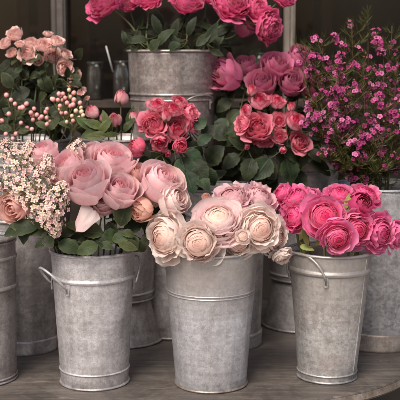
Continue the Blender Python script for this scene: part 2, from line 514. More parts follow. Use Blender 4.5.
def bloom_ranunculus(name, seed, inner, mid, outer, n=44, nout=18, H=.80, mat=None, openness=1.0, centre=(.30, .33, .10), edge=None, ripple=.05, rag=0.0, hole=.10, core=.66, squash=.86):
    """petals nested like shells round a tight heart, then a looser skirt of broad outer petals"""
    R = random.Random(seed)
    mb = MB()
    ph = R.random() * 6.28
    edge = edge or outer
    zc0 = H * .42
    for i in range(n):
        f = i / (n - 1)
        ph += GOLD + R.uniform(-.5, .5)
        Rk = core * (.55 + .45 * f) + R.uniform(-.012, .012)
        th = radians(8) + hole * 1.9 + (radians(74) - hole) * f ** 1.15 + R.uniform(-.05, .07)
        W = 1.0 + .25 * (1 - f) + R.uniform(-.25, .15)
        tone = R.uniform(.95, 1.03)
        cc = mix(inner, mid, sstep(0, .75, f))
        lean = R.uniform(-.03, .05) * f
        def prof(t, Rk=Rk, th=th, lean=lean):
            psi = pi * .93 + (th - pi * .93) * t
            return Rk * sin(psi) + lean * t * t, zc0 + Rk * squash * cos(psi)
        def colfn(t, s, v, cc=cc, tone=tone, f=f):
            c = mix(cc, edge, sstep(.80, 1, v) * (.25 + .5 * f))
            return tuple(x * tone for x in c)
        petal(mb, ph, W, (0, 0), (0, 0), (0, 0), .05 * f * R.uniform(-.3, 1), .05 + .08 * R.random(), ripple * (.25 + .5 * f), seed * 17 + i, colfn, side=.03 * R.uniform(-.2, 1), spiral=.025, nu=10, nv=9, notch=rag * R.random() * .06, rfreq=3.0, prof=prof)
    mb.ball((0, 0, zc0), core * .52, mix(inner, mid, .3), 18, 10, squash)  # bright filler added inside the heart so gaps between shells don't go dark
    if hole > .06:
        mb.ball((0, 0, zc0 + core * .44 * squash), hole * .62, lambda v: mix(centre, inner, .3 * (1 - v)), 14, 8, .6)
    for k in range(nout):
        f = k / (nout - 1)
        ph += GOLD + R.uniform(-.3, .3)
        rr = (core * .90 + (1.04 - core * .90) * f ** .9) * openness + R.uniform(-.05, .06)
        zr = zc0 + core * squash * (.66 - .95 * f) + R.uniform(-.12, .10)
        rc = rr * R.uniform(.92, 1.10); zc = zr - (.66 - .22 * f)
        tone = R.uniform(.94, 1.03)
        def colfn(t, s, v, tone=tone, f=f):
            c = mix(mix(mid, outer, .35 + .6 * f), edge, sstep(.70, 1, v) * .65)
            c = mix(mix(outer, (.66, .68, .42), .2), c, sstep(.05, .4, t))
            c = mix(c, mix(c, (.55, .36, .20), .6), brn * sstep(.93, 1, v))
            return tuple(x * tone for x in c)
        brn = R.uniform(.3, 1) if R.random() < .2 else 0
        petal(mb, ph, R.uniform(.62, .92), (.05, 0), (rc, zc), (rr, zr), R.uniform(-.14, .14), .10 + .12 * R.random(), ripple * 1.9, seed + k * 3.3, colfn, side=R.uniform(-.12, .12), spiral=.06, nu=13, nv=10, notch=(.03 + .07 * R.random()) * rag, rfreq=3.4, pw=2.8)
    return mb.mesh(name, mat or PETAL_SOFT)


def bloom_bud(name, seed, col, tip, n=9, H=1.5, fat=1.0, mat=None, base_col=None):
    R = random.Random(seed)
    mb = MB()
    ph = 0
    base_col = base_col or mix(col, (.35, .38, .14), .45)
    for i in range(n):
        f = i / (n - 1)
        ph += GOLD + R.uniform(-.2, .2)
        def colfn(t, s, v, tone=R.uniform(.85, 1.08)):
            c = mix(base_col, col, sstep(.0, .45, t)); c = mix(c, tip, sstep(.7, 1, t))
            return tuple(x * tone for x in c)
        petal(mb, ph, 1.15 - .2 * f, (.08, 0), (fat * (1.25 + .25 * f), .25), (.16 + .25 * f * R.uniform(.6, 1.1), H * (1 - .16 * f)), .03 * f, .2, .04, seed * 13 + i, colfn, nu=9, nv=8)
    return mb.mesh(name, mat or PETAL)


def calyx_mesh(name, col=(.07, .10, .03), n=5, reflex=.35, L=.75):
    mb = MB()
    mb.ball((0, 0, -.04), .17, col, 10, 6, .9)
    for k in range(n):
        a = 2 * pi * k / n
        def fn(u, v, a=a):
            s = u * 2 - 1
            w = .16 * sin(pi * (v * .86 + .14)) ** .8 * (1 - v * .45)
            r = .12 + L * sin(v * 1.2) * .75
            z = .02 + L * (.35 * v - reflex * 1.6 * v * v)
            return (r * cos(a) - w * s * sin(a), r * sin(a) + w * s * cos(a), z - .05 * (1 - abs(s))), mix(col, (.12, .15, .05), v)
        mb.grid(fn, 4, 6)
    return mb.mesh(name, STEM)


def sepal_cup(name, col=(.09, .12, .04)):
    """upright sepals hugging a bud"""
    mb = MB()
    mb.ball((0, 0, -.02), .2, col, 10, 6, .9)
    for k in range(5):
        a = 2 * pi * k / 5 + .3
        def fn(u, v, a=a):
            s = u * 2 - 1
            w = .42 * sin(pi * (v * .82 + .18)) ** .9
            r = .12 + .72 * sin(min(1, v * 1.1) * 1.35)
            ang = a + s * w / max(r, .25)
            z = .95 * v ** 1.6 - .02
            return (r * cos(ang), r * sin(ang), z), mix(col, (.16, .12, .06), v * .6)
        mb.grid(fn, 4, 6)
    return mb.mesh(name, STEM)


def quat(axis, spin=0.0):
    q = V(axis).normalized().to_track_quat('Z', 'Y')
    return q @ Quaternion((0, 0, 1), spin)


CAL = calyx_mesh('calyx')
CUP = sepal_cup('sepals')
RNG = random.Random(11)


def bez(p0, p1, p2, p3, n=12):
    o = []
    for i in range(n + 1):
        t = i / n; q = 1 - t
        o.append(p0 * q ** 3 + p1 * 3 * q * q * t + p2 * 3 * q * t * t + p3 * t ** 3)
    return o


GREEN = [s2l(c) for c in ((46, 58, 32), (36, 48, 29), (58, 68, 36), (31, 41, 27), (42, 56, 35))]


def leaf_into(mb, P, T, w, nrm=(0, -.6, .8), bend=.12, fold=.18, col=None, seed=0, serr=.06, petiole_from=None):
    P, T = V(P), V(T)
    d = T - P; Ln = d.length
    sd = d.cross(V(nrm))
    if sd.length < 1e-6: sd = d.orthogonal()
    sd.normalize()
    nn = sd.cross(d).normalized()
    col = col or RNG.choice(GREEN)
    def fn(u, v):
        s = u * 2 - 1
        o = sin(pi * v ** .82) ** .8 if 0 < v < 1 else 0.0
        o *= 1 + serr * sin(v * 70) * (1 if abs(s) > .9 else 0)
        c = P + d * v + nn * (bend * Ln * (4 * v * (1 - v) * .6 - v * v * .5))
        und = noise.noise(V((s * 1.5, v * 4, seed * 3.7))) * .10
        p = c + sd * (s * w * o) + nn * ((fold * abs(s) + und) * w * o)
        return p, mix(col, mix(col, (.16, .19, .08), .4), abs(s) ** 3 * .4)
    mb.grid(fn, 8, 16)
    if petiole_from is not None:
        A = V(petiole_from)
        m = (A + P) / 2 - V((0, 0, .01))
        pts = bez(A, A.lerp(m, .6), m.lerp(P, .4), P, 6)
        b0 = len(mb.uv)
        mb.tube(pts, [.0016] * 6 + [.001], mix(col, (.12, .13, .05), .5), 5)
        for i in range(b0, len(mb.uv)): mb.uv[i] = (.3, .02)


class Flower:
    pass


def stem_part(root, pts, r0, r1, col):
    mb = MB()
    p0 = V(root.location)
    m = len(pts)
    mb.tube([p - p0 for p in pts], [r0 + (r1 - r0) * k / (m - 1) for k in range(m)], col, 7)
    return place('stem', mb.mesh('stem', STEM), root)


def auto_leaf(root, pts, k, size, col=None, spread=None, seed=0):
    A = pts[k]
    t = (pts[min(k + 1, len(pts) - 1)] - pts[max(0, k - 1)]).normalized()
    a = RNG.uniform(0, 2 * pi) if spread is None else spread
    out = V((cos(a), sin(a), 0))
    P = A + out * size * .3 + t * size * .2
    T = P + (out * .9 + V((0, 0, RNG.uniform(-.35, .4)))).normalized() * size
    mb = MB()
    o = V(root.location)
    leaf_into(mb, P - o, T - o, size * RNG.uniform(.26, .36), nrm=V((RNG.uniform(-.4, .4), -.4, 1)), bend=RNG.uniform(.05, .3), col=col, seed=seed, petiole_from=A - o)
    return place('leaf', mb.mesh('leaf', LEAF), root)


BSC = {'garden_rose': 1.19, 'ranunculus': 1.20, 'peony': 1.05, 'mauve_rose': 1.1, 'spray_rose': 1.0}


def flower(kind, label, cat, group, me, px, py, Y, r, axis, bucket, spin=None, hc=.55, calyx=CAL, stem_r=.0022, stem_col=None, leaves=0, leaf_size=.04, part='bloom', squash=1.0, leafcol=None):
    """one cut flower standing in a bucket: stem, bloom, calyx, leaves"""
    R = r * mpp(Y) * (BSC.get(kind, 1.15))
    C = at(px, py, Y)
    ax = V(axis).normalized()
    B = C - ax * R * hc
    bx, by, bz, brad = bucket
    # where the stem passes through the mouth of the bucket
    off = V((B.x - bx, B.y - by, 0))
    if off.length > brad * .72: off = off.normalized() * brad * .72
    p0 = V((bx + off.x * .35, by + off.y * .35, bz - .20))
    mouth = V((bx + off.x, by + off.y, bz + .01))
    root = empty(kind, p0, label, cat, group)
    dist = max(.03, (B - mouth).length)
    neck = B - ax * min(.09, dist * .6)
    pts = bez(p0, p0.lerp(mouth, .6), mouth, mouth + (mouth - p0).normalized() * .02, 5)[:-1] + bez(mouth + (mouth - p0).normalized() * .02, mouth + (mouth - p0).normalized() * dist * .4, neck, B, 10)
    sc = stem_col or RNG.choice([s2l((92, 104, 62)), s2l((80, 92, 58)), s2l((100, 98, 66))])
    stem_part(root, pts, stem_r * 1.15, stem_r * .8, sc)
    q = quat(ax, RNG.uniform(0, 6.28) if spin is None else spin)
    bl = place(part, me, root, B - p0, q, (R, R, R * squash))
    if calyx: place('calyx', calyx, root, B - p0, q, R * .8)
    for k in range(leaves):
        auto_leaf(root, pts, RNG.randrange(6, len(pts) - 2), leaf_size * RNG.uniform(.75, 1.2), leafcol, seed=RNG.random() * 50)
    root_f = Flower(); root_f.root = root; root_f.pts = pts; root_f.p0 = p0; root_f.bloom = bl; root_f.B = B; root_f.R = R
    return root_f


def more_leaves(fl, items, col=None):
    """hand placed leaves: (px, py, Y, dx, dy, dY, width ratio) base, then the tip; each hangs on the nearest stem of its bunch"""
    for (px, py, Y, dx, dy, dY, wr) in items:
        P = at(px, py, Y); T = at(px + dx, py + dy, Y + dY)
        bd = 9
        for f in fl:
            for p in f.pts[5:]:
                if (p - P).length < bd: bd = (p - P).length; best = (f, p)
        f, A = best
        mb = MB()
        L = (T - P).length
        leaf_into(mb, P - f.p0, T - f.p0, L * wr, nrm=V((RNG.uniform(-.35, .35), -1.0, RNG.uniform(.3, 1.1))), bend=RNG.uniform(-.05, .28), fold=RNG.uniform(.08, .3), col=col, seed=RNG.random() * 99, petiole_from=A - f.p0)
        place('leaf', mb.mesh('leaf', LEAF), f.root)


# ------------------------------------------------------------------ buckets
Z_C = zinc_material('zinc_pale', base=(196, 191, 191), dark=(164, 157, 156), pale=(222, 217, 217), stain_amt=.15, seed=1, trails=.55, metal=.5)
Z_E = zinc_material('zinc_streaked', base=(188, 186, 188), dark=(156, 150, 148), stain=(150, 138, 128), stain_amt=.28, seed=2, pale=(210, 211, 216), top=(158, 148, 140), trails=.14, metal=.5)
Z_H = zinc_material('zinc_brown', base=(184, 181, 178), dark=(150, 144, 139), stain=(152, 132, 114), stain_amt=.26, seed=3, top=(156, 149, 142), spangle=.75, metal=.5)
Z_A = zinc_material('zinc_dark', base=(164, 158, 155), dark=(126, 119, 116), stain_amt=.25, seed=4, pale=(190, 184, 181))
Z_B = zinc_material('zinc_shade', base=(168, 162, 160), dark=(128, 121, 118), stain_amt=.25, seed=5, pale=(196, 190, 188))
Z_I = zinc_material('zinc_mottled', base=(170, 169, 170), dark=(124, 122, 122), stain=(136, 120, 106), stain_amt=.2, seed=6, spangle=.85, pale=(206, 205, 206))
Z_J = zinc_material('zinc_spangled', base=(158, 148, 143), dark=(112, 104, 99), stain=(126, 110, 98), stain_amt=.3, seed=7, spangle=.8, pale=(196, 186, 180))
Z_EDGE = zinc_material('zinc_worn_edge', base=(184, 172, 160), dark=(140, 126, 114), stain=(150, 122, 96), stain_amt=.5, seed=8, metal=.45)
Z_SLEEVE = zinc_material('zinc_rusty_base', base=(168, 156, 146), dark=(130, 118, 108), stain=(142, 120, 102), stain_amt=.4, seed=9)
WATER = glass_material('water', (.35, .38, .33), .05, .5)


def bucket(x, y, z0, rt, rb, h, mat, label, name='flower_bucket', group='zinc flower buckets', beads=(), base='roll', sleeve=0.0, sleeve_mat=None, rimr=.004, handles=(), dents=(), seed=0, seam=None, wob=.012, cat='bucket', tilt=(0, 0), edge=None, rim_mat=None):
    edge = edge or mat
    root = empty(name, (x, y, z0), label, cat, group)
    root.rotation_euler = (tilt[0], tilt[1], 0)
    rad = lambda z: rb + (rt - rb) * (z / h)
    mb = MB()
    nz = 40
    prof = [(rad(0) * .2, .004), (rad(0) - .002, .004)]
    prof += [(rad(h * k / nz), h * k / nz) for k in range(nz + 1)]
    prof += [(rad(h * k / nz) - .0025, h * k / nz) for k in range(nz, 0, -2)]
    prof += [(.002, .012)]
    mb.lathe(prof, 80, wob=wob, seed=seed, dents=dents)
    place('body', mb.mesh('bucket_body', mat), root)
    mb = MB(); mb.torus(rt + .001, rimr, h, wob=wob, seed=seed, sq=1.0)
    place('rim', mb.mesh('bucket_rim', rim_mat or edge), root)
    for (zf, br, hh) in beads:
        mb = MB(); mb.torus(rad(zf * h) - br * .15, br, zf * h, wob=wob, seed=seed, sq=hh)
        place('band', mb.mesh('bucket_band', mat), root)
    if sleeve:
        mb = MB()
        rs = rb + .0035
        mb.lathe([(rad(sleeve) + .0006, sleeve + .004), (rad(sleeve) + .004, sleeve + .002), (rad(sleeve) + .0045, sleeve - .002), (rs + .001, .006), (rs + .003, .002), (rs, -.001), (rs - .006, -.001)], 80, wob=wob, seed=seed)
        place('base_band', mb.mesh('bucket_base_band', sleeve_mat or mat), root)
    if base in ('roll', 'double'):
        mb = MB(); mb.torus(rb + .001, .0036, .0036, wob=wob, seed=seed)
        place('base_ring', mb.mesh('bucket_base_ring', edge), root)
        if base == 'double':
            mb = MB(); mb.torus(rad(.012) + .0005, .0026, .0125, wob=wob, seed=seed)
            place('base_ring', mb.mesh('bucket_base_ring', edge), root)
    if seam is not None:
        mb = MB()
        mb.tube([((rad(k * h / 12) + .0002) * cos(seam), (rad(k * h / 12) + .0002) * sin(seam), k * h / 12) for k in range(0, 13)], .0018, (.5, .5, .5), 6)
        place('seam', mb.mesh('bucket_seam', mat), root)
    mb = MB(); mb.disc(rad(h * .62) - .0032, h * .62)
    place('water', mb.mesh('bucket_water', WATER), root)
    for (a0, a1, zh, outw, up, hr) in handles:
        am = (a0 + a1) / 2
        r0 = rad(zh) + .003
        pa = V((r0 * cos(a0), r0 * sin(a0), zh)); pb = V((r0 * cos(a1), r0 * sin(a1), zh))
        o = V((cos(am), sin(am), 0)) * outw + V((0, 0, up))
        pts = [pa + V((0, 0, -.012)), pa] + bez(pa + V((cos(a0), sin(a0), 0)) * .004, pa + o * 1.12, pb + o * 1.12, pb + V((cos(a1), sin(a1), 0)) * .004, 18) + [pb, pb + V((0, 0, -.012))]
        mb = MB(); mb.tube(pts, hr, (.5, .5, .5), 8)
        ho = place('handle', mb.mesh('bucket_handle', edge), root)
        for (p, a) in ((pa, a0), (pb, a1)):
            m2 = MB()
            def fn(u, v, p=p, a=a):
                s = (u - .5) * 2; w = .0085 * (1 - .35 * v)
                off = .0035 * (1 - s * s) + .0015
                c = p + V((cos(a), sin(a), 0)) * (off - .003) + V((-sin(a), cos(a), 0)) * s * w + V((0, 0, .012 - v * .03))
                return c, (.5, .5, .5)
            m2.grid(fn, 8, 6)
            place('lug', m2.mesh('bucket_lug', edge), ho)
    return root


H2 = pi / 2
# front row
B_A = (-.583, .05, .375, .1)
bucket(*B_A[:2], 0, .1, .094, .38, Z_A, 'grey zinc bucket with three raised hoops cut off by the left edge, in front', beads=((.975, .004, 1), (.865, .005, 1.2), (.66, .006, 1.2)), base='double', seed=1, edge=Z_A)
B_C = (-.277, .02, .352, .109)
bucket(*B_C[:2], 0, .109, .088, .352, Z_C, 'pale zinc bucket holding lilac and pale pink roses, handle raised at its left', beads=((.81, .0055, 1.3), (.115, .003, 1.0)), base='roll', seed=2,
       handles=((radians(238), radians(186), .268, .056, .06, .0034), (radians(48), radians(-4), .268, .03, .07, .003)), dents=((radians(-22), .15, .42, .04, .06), (radians(-75), .22, .3, .03, .02)))
B_E = (.029, .005, .357, .122)
bucket(*B_E[:2], 0, .122, .0915, .357, Z_E, 'tapered zinc bucket holding blush ranunculus, middle of the front row', beads=((.712, .0022, 1.0), (.692, .0022, 1.0)), base='roll', seed=3, tilt=(0, -.004), dents=((radians(-120), .12, .4, .04, .02), (radians(-55), .22, .3, .03, .02)), edge=Z_SLEEVE, rim_mat=Z_E)
B_H = (.339, .062, .343, .109)
bucket(*B_H[:2], 0, .109, .0765, .343, Z_H, 'brown stained zinc bucket holding hot pink ranunculus, front right', beads=((.865, .006, 1.4), (.06, .003, 1)), base='roll', seed=4, seam=radians(-38), tilt=(0, .010), dents=((radians(-110), .2, .35, .04, .02), (radians(-60), .1, .3, .03, .025)),
       handles=((radians(258), radians(182), .282, .03, .075, .0033),))
# second row of tall buckets
B_B = (-.515, .34, .45, .11)
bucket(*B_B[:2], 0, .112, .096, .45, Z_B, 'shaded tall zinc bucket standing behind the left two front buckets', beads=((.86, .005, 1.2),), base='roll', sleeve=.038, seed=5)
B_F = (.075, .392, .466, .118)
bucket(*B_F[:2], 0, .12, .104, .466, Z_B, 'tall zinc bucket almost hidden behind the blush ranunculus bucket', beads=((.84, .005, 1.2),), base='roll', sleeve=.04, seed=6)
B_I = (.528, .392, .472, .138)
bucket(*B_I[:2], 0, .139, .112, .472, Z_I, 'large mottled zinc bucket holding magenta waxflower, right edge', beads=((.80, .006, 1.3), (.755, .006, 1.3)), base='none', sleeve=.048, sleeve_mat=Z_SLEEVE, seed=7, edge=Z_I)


def upturned_pot(x, y, rtop, rbot, h, mat, label, seed):
    root = empty('upturned_pot', (x, y, 0), label, 'pot', 'upturned zinc pots used as stands')
    prof = [(.002, h - .004), (rtop - .006, h - .004), (rtop, h)]
    for k in range(13):
        v = k / 12
        prof.append((rtop + (rbot - rtop) * (v ** 1.5 * .8 + v * .2), h * (1 - v) + .004 * v))
    mb = MB(); mb.lathe(prof, 72, wob=.01, seed=seed)
    place('body', mb.mesh('pot_body', mat), root)
    mb = MB(); mb.torus(rbot, .004, .0042, wob=.01, seed=seed)
    place('rim', mb.mesh('pot_rim', mat), root)
    return root


PD = (-.232, .43)
upturned_pot(*PD, .085, .118, .126, Z_A, 'flared upturned zinc pot between the pale and the middle front buckets', 11)
B_L = (-.232, .43, .606, .122)
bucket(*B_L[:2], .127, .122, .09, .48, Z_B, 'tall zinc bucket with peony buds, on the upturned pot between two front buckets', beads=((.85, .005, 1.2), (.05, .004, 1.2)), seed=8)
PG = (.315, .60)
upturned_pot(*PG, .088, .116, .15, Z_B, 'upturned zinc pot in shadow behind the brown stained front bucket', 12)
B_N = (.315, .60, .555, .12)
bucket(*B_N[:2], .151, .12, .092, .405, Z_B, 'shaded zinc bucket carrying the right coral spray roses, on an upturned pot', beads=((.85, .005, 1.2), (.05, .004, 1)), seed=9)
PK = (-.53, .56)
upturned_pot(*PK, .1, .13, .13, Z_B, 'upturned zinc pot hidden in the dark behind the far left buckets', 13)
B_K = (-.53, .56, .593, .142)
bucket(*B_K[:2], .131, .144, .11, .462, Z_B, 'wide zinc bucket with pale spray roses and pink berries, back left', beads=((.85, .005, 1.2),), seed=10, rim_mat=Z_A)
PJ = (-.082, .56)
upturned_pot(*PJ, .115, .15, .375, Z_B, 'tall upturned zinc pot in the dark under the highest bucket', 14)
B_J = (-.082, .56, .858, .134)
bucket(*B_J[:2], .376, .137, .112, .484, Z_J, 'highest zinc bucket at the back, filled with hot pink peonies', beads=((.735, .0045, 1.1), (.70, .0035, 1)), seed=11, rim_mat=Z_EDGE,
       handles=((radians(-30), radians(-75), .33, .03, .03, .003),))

# ------------------------------------------------------------------ table
TABLE = wood_material('table_wood', ((66, 60, 55), (92, 85, 79), (116, 108, 101)), scale=(4, 60, 60), rough=.52, bump=.3)
troot = empty('display_table', (-.2, .4, -.75), 'long display table with rounded corners and worn grey brown top', 'table')


def rrect(x0, x1, y0, y1, r, n=20):
    pts = []
    for cx, cy, a0 in ((x1 - r, y1 - r, 0), (x0 + r, y1 - r, 90), (x0 + r, y0 + r, 180), (x1 - r, y0 + r, 270)):
        for k in range(n + 1):
            a = radians(a0 + 90 * k / n)
            pts.append((cx + r * cos(a), cy + r * sin(a)))
    return pts


def slab(outline_fn, zs, mat, name, parent, off):
    """zs: list of (inset, z) from bottom to top"""
    mb = MB()
    rings = []
    for ins, z in zs:
        o = outline_fn(ins)
        b = len(mb.v)
        for p in o:
            mb.v.append((p[0] - off[0], p[1] - off[1], z - off[2])); mb.c.append((.5, .5, .5)); mb.uv.append((p[0], p[1]))
        rings.append((b, len(o)))
    for (b0, n), (b1, _) in zip(rings, rings[1:]):
        for i in range(n):
            mb.f.append((b0 + i, b0 + (i + 1) % n, b1 + (i + 1) % n, b1 + i))
    b, n = rings[-1]; mb.f.append(tuple(b + i for i in range(n)))
    b, n = rings[0]; mb.f.append(tuple(b + i for i in reversed(range(n))))
    return place(name, mb.mesh(name, mat, smooth=False), parent)


TX0, TX1, TY0, TY1, TR = -1.1, .638, -.146, .98, .50
toff = troot.location
slab(lambda i: rrect(TX0 + i, TX1 - i, TY0 + i, TY1 - i, TR - i), [(.004, -.03), (0, -.027), (0, -.005), (.0015, -.002), (.005, -.0005), (.008, 0)], TABLE, 'tabletop', troot, toff)
ZEDGE = zinc_material('table_edge_metal', base=(150, 136, 124), dark=(110, 96, 84), stain_amt=.4, seed=12)
slab(lambda i: rrect(TX0 - .002 + i, TX1 + .002 - i, TY0 - .002 + i, TY1 + .002 - i, TR + .002 - i), [(.003, -.0245), (0, -.0235), (0, -.0075), (.003, -.0065)], ZEDGE, 'edging', troot, toff)
for (lx, ly) in ((-.85, .1), (.36, .12), (-.85, .75), (.36, .75)):
    mb = MB(); mb.lathe([(.03, 0), (.032, .01), (.024, .03), (.026, .4), (.034, .7), (.04, .719)], 20)
    place('leg', mb.mesh('table_leg', TABLE), troot, V((lx, ly, -.75)) - toff)

# ------------------------------------------------------------------ setting
PAVE = wall_material('pavement', (138, 132, 126), (168, 162, 156), 14)
mb = MB(); mb.box((-30, -30, -.80), (30, 30, -.75)); tag(place('pavement', mb.mesh('pavement', PAVE, False)), kind='structure')
WALLM = wall_material('interior_wall', (96, 82, 67), (124, 108, 90), 3)
DARKM = wall_material('interior_dark', (34, 29, 26), (48, 42, 37), 4)
WY = 1.25
mb = MB(); mb.box((-3, 2.9, -.75), (3, 3.0, 3.2)); tag(place('interior_wall', mb.mesh('interior_wall', WALLM, False)), kind='structure')
mb = MB(); mb.box((-3.1, WY + .05, -.75), (-3.0, 3.0, 3.2)); tag(place('side_wall', mb.mesh('side_wall', WALLM, False)), kind='structure')
mb = MB(); mb.box((3.0, WY + .05, -.75), (3.1, 3.0, 3.2)); tag(place('side_wall', mb.mesh('side_wall', WALLM, False)), kind='structure')
mb = MB(); mb.box((-3.1, WY + .05, 3.2), (3.1, 3.0, 3.3)); tag(place('ceiling', mb.mesh('ceiling', WALLM, False)), kind='structure')
mb = MB(); mb.box((-3, WY + .05, -.746), (3, 2.9, -.74)); tag(place('interior_floor', mb.mesh('interior_floor', DARKM, False)), kind='structure')
# shop front
FRONT = wall_material('shop_front_paint', (44, 38, 33), (58, 50, 43), 9)
mb = MB(); mb.box((-3.1, WY - .05, -.746), (3.1, WY + .05, .30)); tag(place('wall_below_window', mb.mesh('wall_below_window', FRONT, False)), 'dark painted low wall under the shop window', 'wall')
mb = MB(); mb.box((-3.1, WY - .05, 1.9), (3.1, WY + .05, 3.3)); tag(place('wall_above_window', mb.mesh('wall_above_window', FRONT, False)), 'dark painted shop front wall above the window', 'wall')
POST = wood_material('weathered_post', ((92, 82, 72), (124, 114, 103), (150, 140, 128)), scale=(40, 40, 3), knots=False, rough=.8)
POSTD = wood_material('weathered_post_dark', ((68, 60, 53), (90, 82, 76), (112, 106, 102)), scale=(40, 40, 3), knots=False, rough=.8)


def post(xc, w, mat, label):
    root = empty('window_post', (xc, WY - .05, .30), label, 'post', 'window posts')
    mb = MB(); mb.box((-w / 2, -.035, 0), (w / 2, .03, 1.6)); place('shaft', mb.mesh('post_shaft', mat, False), root)
    mb = MB(); mb.box((-w / 2 + .008, -.042, 0), (-w / 2 + .016, -.036, 1.6)); mb.box((w / 2 - .016, -.042, 0), (w / 2 - .008, -.036, 1.6))
    place('beading', mb.mesh('post_beading', mat, False), root)
    return root


post((61.5 - 200) * mpp(WY - .05), .05, POSTD, 'weathered timber window post behind the pale spray roses on the left')
post((288 - 200) * mpp(WY - .05), .036, POST, 'pale weathered timber window post above the mauve roses')
GLASS = glass_material('window_glass', (.80, .77, .72), .03, .972, 1.32)
xs = [-3.0, (61.5 - 200) * mpp(1.2) - .025, (61.5 - 200) * mpp(1.2) + .025, (288 - 200) * mpp(1.2) - .018, (288 - 200) * mpp(1.2) + .018, 3.0]
for k, lb in ((0, 'dusty shop window pane left of the left timber post'), (2, 'dusty shop window pane between the two timber posts'), (4, 'dusty shop window pane right of the pale timber post')):
    mb = MB(); mb.box((xs[k], WY + .0, .30), (xs[k + 1], WY + .004, 1.9))
    tag(place('window_pane', mb.mesh('window_pane', GLASS, False)), lb, 'window', 'shop window panes')
# furniture seen dimly through the glass
CAB = wood_material('cabinet_wood', ((38, 28, 23), (54, 41, 34), (70, 54, 45)), scale=(30, 30, 2), knots=False)
def cab(x0, x1, y, z1, label, name='cabinet', nsh=4, light=False):
    root = empty(name, ((x0 + x1) / 2, y, -.74), label, 'cabinet')
    w = (x1 - x0) / 2; h = z1 + .74
    mb = MB(); mb.box((-w, 0, 0), (-w + .05, .35, h)); place('side_panel', mb.mesh('side_panel', CAB, False), root)
    mb = MB(); mb.box((w - .05, 0, 0), (w, .35, h)); place('side_panel', mb.mesh('side_panel', CAB, False), root)
    mb = MB(); mb.box((-w + .05, .33, 0), (w - .05, .35, h)); place('back_panel', mb.mesh('back_panel', DARKM, False), root)
    for k in range(nsh):
        z = h * (k + .6) / nsh
        mb = MB(); mb.box((-w + .05, .01, z), (w - .05, .33, z + .03)); place('shelf', mb.mesh('shelf', CAB, False), root)
    return root
m2 = mpp(2.2)
cab((20 - 200) * m2, (51 - 200) * m2, 2.2, 1.6, 'dark wooden cabinet behind the glass, upper left corner', nsh=5)
cab((75 - 200) * m2, (278 - 200) * m2, 2.4, 1.7, 'wide dark shelf unit behind the glass between the posts', name='shelf_unit', nsh=6)
cab((322 - 200) * m2, (440 - 200) * m2, 2.3, 1.5, 'dark wooden shelf unit behind the glass at upper right', name='shelf_unit', nsh=5)

# glassware on a narrow shelf behind the flowers
SHELFW = wood_material('shelf_wood', ((44, 36, 30), (60, 50, 43), (78, 66, 57)), scale=(4, 40, 40), knots=False)
YS = 1.02
sz = at(100, 100, YS).z
sroot = empty('glass_shelf', (-.05, YS, sz), 'dark narrow wooden shelf carrying glass jars behind the flowers', 'shelf')
mb = MB(); mb.box((-.42, -.08, -.022), (.5, .09, 0)); place('board', mb.mesh('shelf_board', SHELFW, False), sroot)
for lx in (-.38, .46):
    mb = MB(); mb.box((lx - .02, -.06, -.75 - sz), (lx + .02, .07, -.023)); place('leg', mb.mesh('shelf_leg', SHELFW, False), sroot)
JGLASS = glass_material('jar_glass', (.80, .82, .80), .03, .86)


def jar(px, topy, r, Y, label, neck=.75, name='glass_jar'):
    T = at(px, topy, Y)
    h = T.z - sz
    R = r * mpp(Y)
    root = empty(name, (T.x, Y, sz + .001), label, 'jar', 'glass jars on the shelf')
    prof = [(.002, .003), (R * .9, 0), (R, .006), (R, h * .62), (R * .97, h * .70), (R * neck, h * .82), (R * neck, h * .95), (R * neck + .003, h * .97), (R * neck + .003, h), (R * neck - .001, h), (R * neck - .003, h * .83), (R - .003, h * .68), (R - .003, .01), (.002, .008)]
    mb = MB(); mb.lathe(prof, 36); place('body', mb.mesh('jar_body', JGLASS), root)
    mb = MB(); mb.torus(R * neck + .002, .0028, h, 36, 8); place('lip', mb.mesh('jar_lip', JGLASS), root)
    return root


jar(122, 62, 9, 1.0, 'clear glass jar touching the left side of the highest bucket')
jar(95, 63, 8, 1.03, 'small glass jar left of the white rod, farther from the highest bucket', neck=.9)
jar(258, 54, 9, 1.0, 'clear glass jar catching light behind the mauve roses', neck=.85)
mb = MB(); a, b = at(106, 46, 1.0), at(113, 72, 1.0)
mb.tube([V((0, 0, 0)), (b - a) * -1 * .5, (b - a) * -1], .0022, (.5, .49, .46), 8)
tag(place('glass_rod', mb.mesh('glass_rod', BERRY), loc=b), 'thin white rod leaning beside the glass jar, left of the highest bucket', 'rod')

# ------------------------------------------------------------------ bloom meshes
c = s2l
BLUSH = [bloom_rose('garden_rose_%d' % k, 100 + k, c((242, 138, 158)), c((255, 212, 215)), c((255, 234, 232)), n=26, ripple=.06, H=1.5, mat=PETAL_SOFT, curl=.24) for k in range(4)]
CREAM = bloom_rose('cream_rose', 118, c((248, 196, 190)), c((255, 232, 224)), c((255, 242, 236)), n=24, ripple=.06, H=1.4, mat=PETAL_SOFT, curl=.24)
DUSTY = bloom_rose('dusty_rose', 120, c((230, 176, 166)), c((240, 190, 178)), c((246, 208, 196)), n=18, H=1.35, mat=PETAL_SOFT, openness=.8)
PEACHB = bloom_rose('peach_rose', 121, c((238, 176, 150)), c((246, 200, 180)), c((250, 214, 200)), n=16, H=1.5, mat=PETAL_SOFT, openness=.62, curl=.2, ripple=.08)
RAN = [bloom_ranunculus('blush_ranunculus_%d' % k, 200 + k, c((255, 206, 186)), c((255, 226, 213)), c((255, 238, 231)), n=38, nout=19, edge=c((255, 246, 238)), ripple=.07, rag=.8, hole=.03) for k in range(3)]
